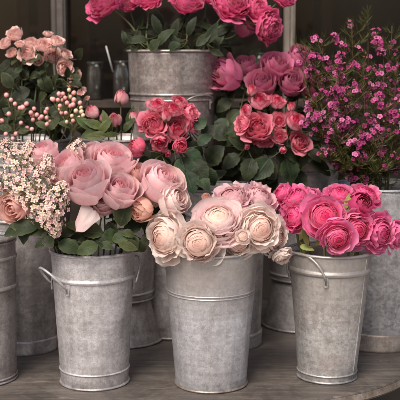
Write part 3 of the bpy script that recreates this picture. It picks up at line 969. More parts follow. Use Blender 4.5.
RANP = bloom_ranunculus('pink_blush_ranunculus', 210, c((252, 226, 206)), c((255, 226, 222)), c((255, 228, 228)), n=34, nout=19, edge=c((255, 240, 238)), ripple=.05, rag=.4, hole=.13, centre=c((222, 206, 150)), core=.62)
RAND = [bloom_ranunculus('mauve_blush_ranunculus_%d' % k, 220 + k, c((220, 160, 164)), c((236, 188, 192)), c((240, 202, 206)), n=22, nout=16, ripple=.13, rag=.9, edge=c((246, 216, 218)), hole=.05) for k in range(2)]
HOT = [bloom_ranunculus('hot_ranunculus_%d' % k, 230 + k, c((238, 36, 100)), c((242, 54, 122)), c((244, 132, 182)), n=36, nout=18, edge=c((250, 170, 206)), ripple=.06, hole=.12, rag=.5, centre=c((120, 80, 50)), core=.62) for k in range(3)]
HOTS = [bloom_ranunculus('hot_ranunculus_side_%d' % k, 240 + k, c((226, 36, 106)), c((240, 70, 140)), c((244, 122, 176)), n=24, nout=15, edge=c((250, 164, 204)), ripple=.12, hole=.05, rag=.8) for k in range(3)]
HOTD = bloom_rose('hot_bud', 245, c((206, 36, 100)), c((226, 60, 124)), c((238, 116, 166)), n=16, H=1.5, openness=.6, curl=.1, ripple=.08)
CORAL = [bloom_rose('coral_rose_%d' % k, 300 + k, c((226, 58, 106)), c((255, 190, 204)), c((212, 18, 76)), n=16, ripple=.17, H=1.15, edge_w=.26, curl=.34) for k in range(3)]
CORALP = [bloom_rose('coral_pink_rose_%d' % k, 310 + k, c((228, 62, 104)), c((250, 132, 158)), c((255, 182, 194)), n=18, ripple=.18, H=1.1, curl=.36) for k in range(2)]
CORALD = bloom_rose('coral_red_rose', 315, c((230, 62, 104)), c((240, 104, 136)), c((248, 152, 170)), n=18, ripple=.12, H=1.25, curl=.10, openness=.75)
CBUD = [bloom_rose('coral_bud_%d' % k, 320 + k, c((226, 60, 100)), c((252, 184, 194)), c((226, 38, 88)), n=10, ripple=.12, H=1.75, edge_w=.3, curl=.10, openness=.62, bulge=.72) for k in range(2)]
MAUVE = [bloom_rose('mauve_rose_%d' % k, 330 + k, c((184, 60, 108)), c((216, 106, 148)), c((230, 156, 184)), n=20, ripple=.07, H=1.6, curl=.34, openness=.80, bulge=.85) for k in range(3)]
PEON = [bloom_rose('hot_peony_%d' % k, 340 + k, c((222, 40, 108)), c((234, 76, 138)), c((244, 142, 178)), n=44, ripple=.20, H=1.05, curl=.30, flat=.16) for k in range(3)]
PBUD = [bloom_rose('peony_bud_%d' % k, 350 + k, c((232, 110, 140)), c((246, 190, 190)), c((238, 130, 150)), n=12, H=1.6, openness=.5, bulge=.95, curl=.0, edge_w=.18, ripple=.09, base_col=c((206, 150, 120))) for k in range(3)]
SPRAY = [bloom_rose('pale_spray_rose_%d' % k, 360 + k, c((242, 176, 168)), c((255, 214, 204)), c((255, 230, 220)), n=24, ripple=.18, H=1.0, curl=.32) for k in range(3)]


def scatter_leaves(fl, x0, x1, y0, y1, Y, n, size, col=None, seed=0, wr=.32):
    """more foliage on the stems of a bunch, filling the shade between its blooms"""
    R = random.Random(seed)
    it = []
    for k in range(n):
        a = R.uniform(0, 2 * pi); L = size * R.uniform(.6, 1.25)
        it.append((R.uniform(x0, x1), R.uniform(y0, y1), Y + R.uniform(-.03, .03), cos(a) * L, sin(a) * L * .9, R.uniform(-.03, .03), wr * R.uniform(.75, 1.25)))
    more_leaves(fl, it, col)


# ------------------------------------------------------------------ C: pale pink garden roses
G = 'pale pink roses in the pale zinc bucket'
fl = []
def rose(px, py, Y, r, ax, lab, me, **kw):
    f = flower(kw.pop('kind', 'garden_rose'), lab, kw.pop('cat', 'rose'), G, me, px, py, Y, r, ax, kw.pop('bk', B_C), **kw); fl.append(f); return f
hero = rose(87, 187, -.06, 22, (-.15, -.62, .80), 'large pale pink rose in front, one petal hanging loose beneath it', BLUSH[0], leaves=1)
rose(71, 173, -.01, 19, (-.45, -.5, .8), 'pink rose with deeper pink heart, left behind the rose with a hanging petal', BLUSH[1], leaves=1)
rose(119, 195, -.05, 18, (.2, -.62, .8), 'pale pink rose right of the rose with a hanging petal, opened to the front', BLUSH[2], leaves=2)
rose(112, 163, .03, 21, (.15, -.5, .85), 'wide pale pink rose standing highest above the pale bucket', BLUSH[3], leaves=1, squash=.8)
rose(94, 158, .06, 12, (-.4, -.3, .8), 'small greyish pink rose left of the highest pink rose', BLUSH[1], squash=1.1)
rose(45, 157, .03, 14, (-.2, -.4, .9), 'soft pink rose sunk among the lilac sprays', BLUSH[0])
rose(158, 186, -.02, 20, (.5, -.5, .75), 'pale pink rose at right above the gap between front buckets', BLUSH[1], leaves=1)
rose(171, 201, -.04, 16, (.7, -.55, .35), 'creamy pale rose turned right, at far right of its bunch', CREAM)
rose(150, 197, .0, 14, (.2, -.6, .7), 'pale pink rose squeezed between the peach one and the gap rose', BLUSH[3])
rose(103, 206, -.02, 13, (.0, -.6, .6), 'small pink rose low down behind the two front roses', BLUSH[1])
rose(143, 210, -.05, 14, (-.45, -.7, -.1), 'peach coloured rosebud drooping below the pink roses', PEACHB, kind='rosebud', cat='rosebud')
rose(137, 174, .02, 11, (.1, -.5, .7), 'dusty brownish pink rose half hidden under coral roses', DUSTY)
rose(17, 206, -.04, 17, (-.3, -.7, -.1), 'dusty peach rose peeping out under the lilac at far left', DUSTY)
# hanging petal of the front rose (its guard petal)
mb = MB()
P0, P1 = at(93, 209, -.085), at(76, 231, -.105)
def hp(u, v):
    s = u * 2 - 1
    w = .031 * (1 - .60 * v) * min(1, v * 7 + .25) ** .5 * sqrt(max(0.02, 1 - max(0, (v - .78) / .22) ** 2))
    d = P1 - P0
    sd = V((.77, -.1, -.64))
    vv = v * (1 - .05 * abs(s) ** 2.5)
    p = P0 + d * vv + sd * s * w + V((0, -.006 * sin(pi * v) + .004 * s * s - .010 * s * v + .004 * noise.noise(V((s * 2, v * 3, 4))) - .02 * max(0, v - .7), .004 * noise.noise(V((s * 3, v * 2, 9)))))
    return p - hero.p0, mix(c((255, 232, 226)), c((252, 208, 208)), sstep(.2, 1, v) * .8 + .2 * noise.noise(V((s * 6, v, 1))))
mb.grid(hp, 10, 10)
tag(place('guard_petal', mb.mesh('guard_petal', PETAL_SOFT), hero.root), 'pale loose petal hanging down')
more_leaves(fl, [(50, 231, -.06, -42, -6, .0, .22), (62, 236, -.07, -28, 10, -.02, .3), (85, 238, -.08, 28, 8, -.01, .28), (112, 240, -.08, 22, -4, 0, .3), (98, 228, -.06, -18, 14, -.02, .36),
                 (120, 226, -.06, 8, -26, .0, .36), (128, 232, -.05, 14, -10, .02, .35), (70, 232, -.05, 12, 16, -.03, .34), (108, 222, -.03, 8, 22, -.02, .3), (132, 236, -.06, 6, 12, -.01, .34), (140, 222, 0, 16, 10, 0, .3),
                 (40, 236, -.04, 18, 10, -.02, .32), (88, 230, -.06, 12, 12, -.02, .36), (58, 240, -.06, 30, 4, -.01, .26), (30, 226, -.03, -22, 4, .0, .28), (150, 216, 0, 14, 8, .03, .3), (100, 244, -.09, 14, 5, -.01, .3), (78, 242, -.09, -16, 6, -.01, .3)])

scatter_leaves(fl, 56, 138, 226, 243, -.06, 14, 19, c((40, 52, 29)), seed=1)
more_leaves(fl, [(58, 243, -.10, 24, 9, -.01, .3), (98, 245, -.11, -22, 8, -.01, .34), (118, 243, -.10, 20, 7, 0, .3), (128, 240, -.09, 10, 12, 0, .34)], c((48, 60, 33)))
scatter_leaves(fl, 90, 160, 205, 232, .0, 14, 18, c((36, 46, 27)), seed=2)

# ------------------------------------------------------------------ lilac
def floret_mesh(name, seed, cols, n=4, pw=.5, tube=.5, cup=.12, eye=None):
    R = random.Random(seed)
    mb = MB()
    for k in range(n):
        a = 2 * pi * k / n + R.uniform(-.1, .1)
        def fn(u, v, a=a, t=R.uniform(.92, 1.06)):
            s = u * 2 - 1
            w = pw * sin(pi * min(1, .15 + v * .75)) ** .8
            r = .06 + .94 * v
            z = cup * sin(v * 2.4) + .10 * s * s * v
            return (r * cos(a) - w * s * sin(a), r * sin(a) + w * s * cos(a), z), tuple(x * t for x in mix(cols[0], cols[1], v))
        mb.grid(fn, 4, 4)
    if tube:
        mb.tube([(0, 0, -tube), (0, 0, 0.02)], [.09, .13], cols[2], 5)
    if eye:
        mb.ball((0, 0, .06), .20, eye, 8, 5, .6)
    return mb.mesh(name, TINY)


LIL = [floret_mesh('lilac_floret_%d' % k, 400 + k, cc, pw=.42) for k, cc in enumerate(((c((186, 136, 124)), c((240, 218, 206)), c((206, 160, 150))), (c((176, 150, 104)), c((234, 214, 204)), c((190, 168, 140))), (c((180, 126, 124)), c((230, 192, 184)), c((200, 150, 148)))))]
mb = MB(); mb.ball((0, 0, .2), .34, lambda v: mix(c((150, 148, 92)), c((206, 190, 140)), v), 7, 5, 1.25); mb.tube([(0, 0, -.4), (0, 0, 0)], [.1, .14], c((140, 140, 90)), 5)
LILBUD = mb.mesh('lilac_bud', TINY)


def lilac(px, py, Y, rx, ry, tilt, label, n=80, budf=.2, bk=B_C):
    C = at(px, py, Y)
    s = mpp(Y)
    axis = V((sin(tilt), -.25, cos(tilt))).normalized()
    L = ry * 2 * s; Rr = rx * s
    Bp = C - axis * L * .5
    p0 = V((bk[0] + (C.x - bk[0]) * .2, bk[1], bk[2] - .2))
    root = empty('lilac_spray', p0, label, 'lilac', 'lilac sprays on the left')
    mouth = V((bk[0] + max(-.075, min(.075, (C.x - bk[0]) * .5)), bk[1], bk[2] + .01))
    pts = bez(p0, p0.lerp(mouth, .7), mouth.lerp(Bp, .5) + V((0, 0, .03)), Bp, 10) + [Bp.lerp(C + axis * L * .45, k / 6) for k in range(1, 7)]
    mb = MB(); m = len(pts)
    mb.tube([p - p0 for p in pts], [.0026 - .0016 * k / (m - 1) for k in range(m)], c((104, 92, 62)), 6)
    R = random.Random(int(px * 7 + py))
    ori = axis.to_track_quat('Z', 'Y')
    specs = []
    for i in range(n):
        h = ((i + .5) / n) ** 1.15
        a = i * GOLD + R.uniform(-.3, .3)
        prof = sin(pi * min(1, .22 + h * .74)) ** .7 * (1 - .25 * h)
        rr = Rr * prof * R.uniform(.5, 1.35)
        out = ori @ V((cos(a), sin(a), 0))
        p = Bp + axis * (L * h) + out * rr
        nrm = (out * 1.0 + axis * (.15 + 1.1 * h ** 2) + V((0, -.25, .15)) + V((R.uniform(-.35, .35), R.uniform(-.35, .35), R.uniform(-.35, .35)))).normalized()
        specs.append((p, nrm))
        core = Bp + axis * (L * max(0, h - .10))
        if i % 2 == 0:
            mb.tube([core - p0, (core.lerp(p, .6) - axis * .002) - p0, p - nrm * .003 - p0], [.0009, .0007, .0005], c((128, 120, 76)), 4)
    place('stem', mb.mesh('stem', STEM), root)
    for (p, nrm) in specs:
        if R.random() < budf:
            place('flower_bud', LILBUD, root, p - p0, quat(nrm, R.random() * 6), R.uniform(.0034, .0052))
        else:
            place('floret', R.choice(LIL), root, p - p0, quat(nrm, R.random() * 6), R.uniform(.0044, .0074))
    f = Flower(); f.root = root; f.pts = pts; f.p0 = p0
    return f


lils = [lilac(18, 163, -.04, 15, 15, -.5, 'large creamy lilac spray leaning up left', 99),
        lilac(4, 184, -.06, 13, 15, -.9, 'lilac spray at the left picture edge below the largest one', 95),
        lilac(40, 183, -.09, 13, 15, -.1, 'greenish budding lilac spray in the middle of the lilac', 99, .5),
        lilac(60, 196, -.11, 12, 16, .35, 'white pink lilac spray against the front pink rose', 99, .12),
        lilac(34, 206, -.10, 13, 14, -.7, 'lilac spray hanging low left of the lowest one', 99, .2),
        lilac(54, 226, -.12, 11, 11, 2.8, 'lowest white lilac spray drooping over the bucket rim', 90, .05),
        lilac(77, 149, .02, 9, 11, .3, 'small separate lilac spray beside the highest pink rose', 80, .3),
        lilac(47, 166, -.06, 11, 13, .1, 'pale lilac spray at the back above the other lilac', 95, .25),
        lilac(8, 148, .03, 12, 11, -.6, 'topmost lilac spray at far left under the pink berries', 95, .3),
        lilac(24, 188, -.08, 13, 13, -.5, 'pink tinged lilac spray between the budding one and the picture edge', 99, .2),
        lilac(30, 152, .02, 10, 11, -.1, 'lilac spray at the top of the lilac, right of the topmost', 90, .3),
        lilac(50, 208, -.12, 11, 12, .1, 'dense white lilac spray directly above the drooping lowest one', 99, .1)]
more_leaves(lils[:6], [(38, 228, -.07, -36, 5, .02, .24), (30, 222, -.05, -8, 22, -.02, .34), (45, 236, -.09, 8, 12, -.02, .4)])

# ------------------------------------------------------------------ E: blush ranunculus
G = 'blush ranunculus in the middle front bucket'
fl = []
def ran(px, py, Y, r, ax, lab, me, **kw):
    kw.setdefault('hc', .45)
    f = flower(kw.pop('kind', 'ranunculus'), lab, 'ranunculus', G, me, px, py, Y, r, ax, kw.pop('bk', B_E), stem_r=.003, stem_col=c((150, 152, 104)), **kw); fl.append(f); return f
ran(163, 237, -.09, 23, (-.62, -.72, .12), 'cream blush ranunculus facing left, leftmost over the rim', RAN[0])
ran(198, 243, -.135, 21, (-.1, -.90, .12), 'peach ranunculus hanging low in the middle with drooping petals', RAN[1])
ran(218, 217, -.10, 25, (-.06, -.74, .66), 'large pink blush ranunculus opened flat with yellow green centre', RANP, squash=.9)
ran(238, 242, -.10, 16, (.1, -.9, .0), 'peach ranunculus half hidden between its larger neighbours', RAN[2])
ran(260, 228, -.10, 20, (.22, -.92, .15), 'cream ranunculus with narrow folded heart, right of the opened one', RAN[0])
ran(277, 235, -.06, 18, (.75, -.6, .05), 'pale cream ranunculus at the right edge of its bucket', RAN[2])
ran(283, 257, -.06, 10, (.35, -.55, -.75), 'small blush ranunculus hanging lowest at right over the rim', RAN[1], squash=1.1)
ran(230, 194, .0, 20, (-.2, -.45, .75), 'dusty mauve ranunculus behind the opened one, left', RAND[0], squash=.75)
ran(261, 196, .0, 18, (.4, -.5, .7), 'dusty mauve ranunculus at the top right of its bunch', RAND[1])
ran(248, 210, -.03, 15, (.1, -.7, .55), 'greyish pink ranunculus tucked in the centre of its bunch', RAND[0])
ran(183, 228, -.02, 13, (-.2, -.5, .7), 'small cream ranunculus tucked behind the two leftmost blooms', RAN[1])
ran(207, 199, -.01, 6, (-.1, -.6, .6), 'tiny cream ranunculus bud above the opened bloom', PEACHB, kind='ranunculus_bud')
ran(243, 236, -.145, 7, (.0, -.8, .5), 'tiny cream ranunculus bud in front of the half hidden peach bloom', RAN[2], kind='ranunculus_bud', squash=1.4)
more_leaves(fl, [(178, 222, -.02, -6, 16, -.02, .2), (150, 232, -.03, -10, 14, -.02, .25), (282, 246, -.02, -8, 12, -.02, .25)])

# ------------------------------------------------------------------ H: hot pink ranunculus
G = 'hot pink ranunculus in the brown stained bucket'
fl = []
def hot(px, py, Y, r, ax, lab, me, **kw):
    kw.setdefault('hc', .45)
    f = flower(kw.pop('kind', 'ranunculus'), lab, 'ranunculus', G, me, px, py, Y, r, ax, B_H, stem_r=.003, stem_col=c((132, 138, 84)), **kw); fl.append(f); return f
hot(325, 216, -.05, 20.5, (-.05, -.90, .35), 'hot pink ranunculus opened flat to the front, largest of its bunch', HOT[0], squash=.8)
hot(294, 196, .04, 16, (-.3, -.5, .8), 'pink ranunculus at the back left, upper of two', HOTS[0])
hot(280, 193, .05, 11, (-.7, -.45, .5), 'small pink ranunculus furthest left beside the mauve blooms', HOTS[1])
hot(293, 217, .0, 15, (-.6, -.7, .25), 'pink ranunculus left of the flat opened one, hanging outward', HOTS[2])
hot(310, 194, .07, 12, (.0, -.45, .85), 'deep pink ranunculus peeping above the flat opened one', HOTS[1])
hot(340, 194, .06, 15, (.0, -.55, .8), 'pink ranunculus behind and right of the flat opened one', HOTS[2])
hot(368, 194, .08, 15, (.35, -.5, .75), 'pink ranunculus at the back right, highest against the big bucket', HOTS[0])
hot(360, 205, .01, 15, (.15, -.75, .35), 'closed dark magenta ranunculus among opened pink ones', HOTD, kind='ranunculus_bud')
hot(338, 239, -.08, 17, (.1, -.85, -.25), 'bright pink ranunculus hanging over the bucket rim, lowest one', HOT[1])
hot(358, 230, -.04, 18, (.3, -.85, .0), 'bright pink ranunculus right of the lowest one', HOT[2])
hot(382, 233, -.01, 18, (.55, -.75, .0), 'pink ranunculus drooping out to the right of its bucket', HOTS[1])
hot(399, 236, .03, 14, (.8, -.5, -.1), 'pink ranunculus cut by the right picture edge', HOTS[0])
hot(276, 228, .0, 8, (-.8, -.5, -.1), 'tiny pink ranunculus squeezed against the cream blooms', HOTD, kind='ranunculus_bud')
more_leaves(fl, [(300, 240, -.02, 8, -16, .0, .16), (308, 246, -.03, -6, -18, .0, .16), (316, 245, -.03, 10, -12, .0, .2), (346, 215, .02, 4, -22, .03, .2), (300, 246, -.01, 14, 4, -.02, .2), (330, 200, .08, 6, -14, .02, .2), ], c((110, 118, 66)))

# ------------------------------------------------------------------ coral spray roses
def spray(label, group, bk, Y0, blooms, base_px, leaves=(), leafcol=None):
    """one branching stem: each bloom and bud is a part"""
    Bp = at(*base_px)
    mouth = V((bk[0] + max(-.08, min(.08, (Bp.x - bk[0]) * .6)), bk[1] - .02, bk[2]))
    p0 = V((bk[0] + (mouth.x - bk[0]) * .3, bk[1], bk[2] - .22))
    root = empty('spray_rose', p0, label, 'spray rose', group)
    main = bez(p0, p0.lerp(mouth, .7), mouth + (mouth - p0) * .15, Bp, 10)
    mb = MB(); mb.tube([p - p0 for p in main], [.0026 - .0008 * k / 10 for k in range(11)], c((92, 104, 60)), 7)
    allp = list(main)
    todo = []
    for (px, py, r, ax, me, kind) in blooms:
        Y = Y0 + RNG.uniform(-.025, .02)
        R = r * mpp(Y) * 1.06; ax = V(ax).normalized()
        B = at(px, py, Y) - ax * R * .5
        br = bez(Bp, Bp + V((0, 0, .012)), B - ax * .02, B, 6)
        mb.tube([p - p0 for p in br], [.0017 - .0006 * k / 6 for k in range(7)], c((104, 112, 64)), 5)
        allp += br
        todo.append((kind, me, B, ax, R))
    place('stem', mb.mesh('stem', STEM), root)
    for kind, me, B, ax, R in todo:
        q = quat(ax, RNG.uniform(0, 6.28))
        bo = place(kind, me, root, B - p0, q, R)
        place('calyx', CUP if kind == 'bud' else CAL, bo, (0, 0, -.02), None, .8 if kind != 'bud' else .95)
    f = Flower(); f.root = root; f.pts = main + [Bp] * 3 + allp; f.p0 = p0
    return f


F_, U_, LFT, RGT, DN = (-.1, -.8, .45), (.1, -.5, .85), (-.7, -.5, .3), (.7, -.5, .4), (0, -.8, -.35)
G = 'coral spray roses above the pale pink roses'
YL = .33
cl = [spray('coral spray with the two biggest ruffled roses, left cluster centre', G, B_L, YL - .04, [(154, 125, 14, F_, CORALP[0], 'bloom'), (176, 129, 15, (.2, -.8, .4), CORAL[0], 'bloom'), (146, 124, 9, LFT, CORAL[1], 'bloom'), (160, 141, 10, DN, CORAL[2], 'bloom'), (166, 118, 8, U_, CBUD[0], 'bud')], (162, 150, YL - .01)),
      spray('coral spray with upright buds and red edged petals, left cluster top', G, B_L, YL, [(157, 106, 9, U_, CORAL[1], 'bloom'), (173, 110, 10, U_, CORAL[0], 'bloom'), (179, 103, 8, (.3, -.4, .9), CORAL[2], 'bloom'), (190, 113, 10, RGT, CORALP[1], 'bloom'), (191, 126, 8, RGT, CORAL[1], 'bloom')], (172, 140, YL + .02)),
      spray('coral spray with round red rose drooping onto the pale pink roses', G, B_L, YL - .06, [(138, 148, 12, LFT, CORALD, 'bloom'), (180, 146, 9, (.1, -.8, .2), CORALD, 'bloom'), (146, 172, 5, DN, CBUD[1], 'bud'), (168, 152, 5, DN, CBUD[0], 'bud')], (162, 156, YL - .03))]
more_leaves(cl, [(186, 150, .30, 16, 14, 0, .36), (176, 160, .28, 20, 20, -.02, .4), (192, 160, .28, 14, 24, -.02, .4), (196, 178, .27, 14, 12, -.02, .4), (198, 146, .3, 14, -12, .02, .3), (170, 168, .27, -10, 18, -.02, .36), (194, 130, .32, 12, -12, .02, .4), (150, 158, .3, -14, 10, 0, .36), (205, 168, .3, 10, 18, 0, .4), (186, 172, .26, 8, 22, -.02, .42)], c((44, 60, 42)))
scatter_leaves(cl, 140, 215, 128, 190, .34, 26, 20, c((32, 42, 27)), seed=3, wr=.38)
G = 'coral spray roses below the mauve roses'
YR = .42
cr = [spray('coral spray with open salmon rose, right cluster left side', G, B_N, YR - .03, [(258, 128, 15, F_, CORALP[1], 'bloom'), (243, 124, 9, LFT, CORALP[0], 'bloom'), (255, 138, 7, DN, CBUD[0], 'bud'), (247, 146, 4, DN, CBUD[1], 'bud'), (266, 140, 8, DN, CORALP[0], 'bloom')], (262, 148, YR + .02)),
      spray('coral spray with white streaked roses, right cluster top', G, B_N, YR, [(259, 102, 11, U_, CORAL[2], 'bloom'), (251, 93, 7, U_, CBUD[1], 'bud'), (247, 111, 7, LFT, CORAL[1], 'bloom'), (277, 103, 9, (.2, -.5, .8), CORAL[0], 'bloom'), (291, 109, 6, U_, CBUD[0], 'bud')], (268, 135, YR + .03)),
      spray('coral spray with round bicoloured roses, right cluster lower right', G, B_N, YR - .02, [(279, 121, 9, F_, CORAL[1], 'bloom'), (295, 122, 11, (.3, -.6, .6), CORAL[0], 'bloom'), (280, 137, 8, F_, CORAL[2], 'bloom'), (299, 142, 11, (.3, -.7, .3), CORALP[0], 'bloom'), (283, 149, 5, DN, CBUD[1], 'bud')], (284, 146, YR + .02))]
more_leaves(cr, [(248, 150, .40, -20, -14, 0, .3), (244, 140, .42, -24, -12, .02, .3), (270, 158, .38, -16, 22, -.02, .4), (286, 158, .4, 6, 26, 0, .4), (262, 160, .4, 14, 20, 0, .4), (240, 155, .4, -18, 14, 0, .36), (278, 150, .42, 18, 18, .02, .4), (252, 158, .38, -6, 24, -.02, .36), (236, 160, .42, -10, 18, 0, .4)], c((40, 54, 34)))

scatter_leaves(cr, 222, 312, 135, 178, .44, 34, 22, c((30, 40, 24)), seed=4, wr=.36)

# ------------------------------------------------------------------ mauve roses (behind, in the same bucket as the right coral sprays)
G = 'mauve roses behind the coral sprays'
fl = []
def mv(px, py, Y, r, ax, lab, me, **kw):
    f = flower('mauve_rose', lab, 'rose', G, me, px, py, Y, r, ax, B_N, leaves=kw.pop('leaves', 1), leaf_size=.05, **kw); fl.append(f)
mv(229, 77, .52, 19, (-.8, -.5, .4), 'mauve rose leaning far left, foremost of the mauve roses', MAUVE[0], hc=.65)
mv(246, 70, .58, 14, (-.2, -.5, .75), 'mauve rose partly behind the one leaning far left', MAUVE[1], hc=.65)
mv(262, 87, .52, 16, (-.1, -.7, .6), 'darker mauve rose low in the middle, just above the coral buds', MAUVE[2], hc=.65)
mv(275, 69, .54, 16, (.1, -.6, .75), 'mauve rose showing its swirled heart, top of the mauve roses', MAUVE[0], hc=.65)
mv(298, 61, .58, 15, (.3, -.5, .7), 'mauve rose in front of the pale window post', MAUVE[1], hc=.65)
mv(291, 84, .52, 15, (.1, -.7, .5), 'reddish mauve rose under the one with swirled heart', MAUVE[2], hc=.65)
mv(309, 85, .54, 14, (.4, -.6, .5), 'mauve rose fading into the waxflower at right', MAUVE[0], hc=.65)
more_leaves(fl, [(232, 100, .5, -16, 12, 0, .34), (240, 110, .5, -14, 16, 0, .34), (226, 118, .5, -8, 20, 0, .4), (222, 96, .54, -4, 22, .02, .36), (250, 60, .6, 10, -12, 0, .3)], c((50, 62, 44)))

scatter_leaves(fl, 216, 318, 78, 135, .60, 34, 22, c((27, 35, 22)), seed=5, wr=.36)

# ------------------------------------------------------------------ hot pink peonies in the highest bucket
G = 'hot pink peonies in the highest bucket'
fl = []
def pe(px, py, Y, r, ax, lab, me, **kw):
    f = flower('peony', lab, 'peony', G, me, px, py, Y, r, ax, B_J, leaves=kw.pop('leaves', 1), leaf_size=.055, stem_r=.0028, **kw); fl.append(f)
pe(103, 1, .50, 19, (-.6, -.6, .5), 'hot pink peony furthest left, cut by the top edge', PEON[0])
pe(128, 4, .56, 10, (-.2, -.6, .7), 'small hot pink peony right of the furthest left one', PEON[1])
pe(148, -1, .54, 13, (0, -.6, .8), 'hot pink peony third from the left at the top edge', PEON[2])
pe(187, 2, .54, 15, (.1, -.6, .8), 'hot pink peony above the right half of the highest bucket', PEON[0])
pe(209, -4, .58, 10, (.2, -.6, .7), 'hot pink peony just showing between two larger ones at the top', PEON[1])
pe(231, 2, .50, 20, (.3, -.7, .5), 'largest hot pink peony right of the highest bucket', PEON[1])
pe(256, 8, .54, 14, (.5, -.6, .5), 'hot pink peony between the largest and the lowest one', PEON[2])
pe(269, 26, .50, 17, (.75, -.6, -.15), 'hot pink peony drooping lowest at the right by the window post', PEON[0])
pe(243, 28, .60, 14, (.4, -.4, .4), 'shadowed dark pink peony behind the largest one', MAUVE[2], leaves=0)
pe(283, -3, .58, 12, (.5, -.5, .6), 'hot pink peony at the top edge above the drooping one', PEON[1])
more_leaves(fl, [(140, 48, .46, -14, -14, 0, .22), (132, 52, .46, 8, -22, 0, .22), (158, 46, .44, 16, -18, 0, .22), (180, 48, .44, -14, -16, 0, .22), (196, 46, .44, 16, -14, 0, .22), (206, 44, .44, 12, -22, 0, .22), (148, 40, .46, -22, 2, 0, .22), (172, 40, .48, 6, -22, 0, .22),
                 (200, 36, .48, 18, 6, 0, .22), (210, 50, .46, 14, 6, 0, .22), (216, 36, .5, 16, -10, 0, .22), (188, 36, .5, 8, -20, 0, .22), (160, 34, .5, -8, -20, 0, .22), (150, 50, .43, 10, -10, -.02, .4), (168, 50, .43, 12, -6, -.02, .4), (128, 46, .5, -6, -16, 0, .22), (215, 48, .5, 10, -18, 0, .22)], c((36, 46, 30)))

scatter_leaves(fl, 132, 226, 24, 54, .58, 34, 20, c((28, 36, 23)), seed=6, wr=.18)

# ------------------------------------------------------------------ peony buds
G = 'peony buds in the bucket on the upturned pot'
fl = []
for (px, py, r, ax, lab, k) in ((121, 98, 8.5, (.05, -.3, .95), 'plump pink peony bud standing tallest', 0), (93, 112, 8, (-.4, -.5, .75), 'pink peony bud furthest left of the buds', 1), (115, 120, 8.5, (-.1, -.7, .6), 'opening pink peony bud low in the middle, below the tallest', 2),
                                (134, 117, 8, (.1, -.5, .85), 'cream and pink peony bud next to the coral roses', 0), (104, 118, 5.5, (-.2, -.6, .7), 'smallest dark pink peony bud between two larger ones', 1)):
    fl.append(flower('peony_bud', lab, 'peony bud', G, PBUD[k], px, py, .32, r * 1.0, ax, B_L, calyx=CUP, hc=.7, leaves=0))
more_leaves(fl, [(104, 128, .30, -22, -8, 0, .2), (98, 132, .3, -18, 6, -.02, .26), (112, 132, .3, -10, -22, 0, .2), (124, 132, .3, 10, -12, 0, .26), (100, 134, .29, 12, -16, 0, .24), (90, 130, .3, -14, -14, .02, .24), (128, 128, .3, 6, -22, .02, .2), (108, 135, .28, -24, 2, 0, .2), (86, 128, .32, -6, -12, 0, .28), (118, 134, .28, -16, 2, -.02, .26)], c((58, 72, 36)))

# ------------------------------------------------------------------ pale spray roses back left
G = 'pale pink spray roses back left'
fl = []
for (px, py, r, ax, lab, k) in ((15, 34, 9, (-.2, -.6, .7), 'highest pale pink spray rose at upper left', 0), (5, 43, 7.5, (-.5, -.5, .6), 'pale pink spray rose nearest the left picture edge', 1), (27, 54, 10, (-.3, -.8, .3), 'largest pale pink spray rose, lowest on the left side', 2), (31, 42, 7, (0, -.5, .8), 'small pale pink spray rose above the largest one', 0),
                                (43, 45, 9, (.1, -.6, .7), 'pale pink spray rose in the middle of its bunch', 1), (57, 41, 7.5, (.2, -.5, .8), 'pale pink spray rose touching the window post', 2), (53, 56, 9, (.2, -.8, .4), 'pale pink spray rose below the one touching the post', 0), (64, 68, 9, (.4, -.8, .2), 'pale pink spray rose drooping furthest right', 1), (76, 74, 6, (.6, -.6, .3), 'small shaded spray rose at the lower right end', 2), (12, 53, 6, (-.3, -.6, .5), 'small pale spray rose left of the largest one', 1), (38, 60, 6, (.1, -.8, .3), 'small pale spray rose right under the largest one', 2), (20, 44, 5, (0, -.5, .8), 'tiny pale spray rose between the highest and the largest', 1), (66, 54, 6, (.5, -.6, .5), 'small pale spray rose in front of the window post', 0), (48, 34, 5, (.1, -.4, .9), 'tiny pale spray rose rising above the middle of its bunch', 2)):
    fl.append(flower('spray_rose', lab, 'spray rose', G, SPRAY[k], px, py, .50 + RNG.uniform(-.03, .03), r, ax, B_K, leaves=2, leaf_size=.035, leafcol=c((46, 56, 38))))
for (px, py, r, lab, k) in ((79, 82, 4.5, 'tiny pink spray rose right below the shaded one', 0), (73, 85, 4, 'tiny pink spray rose left of the lower right end', 1), (83, 91, 4.5, 'tiny pink spray rose at the far lower right of its bunch', 2), (69, 79, 4, 'tiny pink spray rose just under the one drooping furthest right', 0), (85, 100, 4, 'tiny dusty spray rose next to the dense berry sprig', 1), (78, 93, 4, 'tiny dusty spray rose above the dense berry sprig', 2)):
    fl.append(flower('spray_rose', lab, 'spray rose', G, SPRAY[k], px + RNG.uniform(-3, 3), py + RNG.uniform(-2, 2), .46 + RNG.uniform(-.04, .04), r * RNG.uniform(.65, .95), (RNG.uniform(-.5, .8), -.7, .5), B_K, leaves=1, leaf_size=.025, leafcol=c((34, 44, 26))))
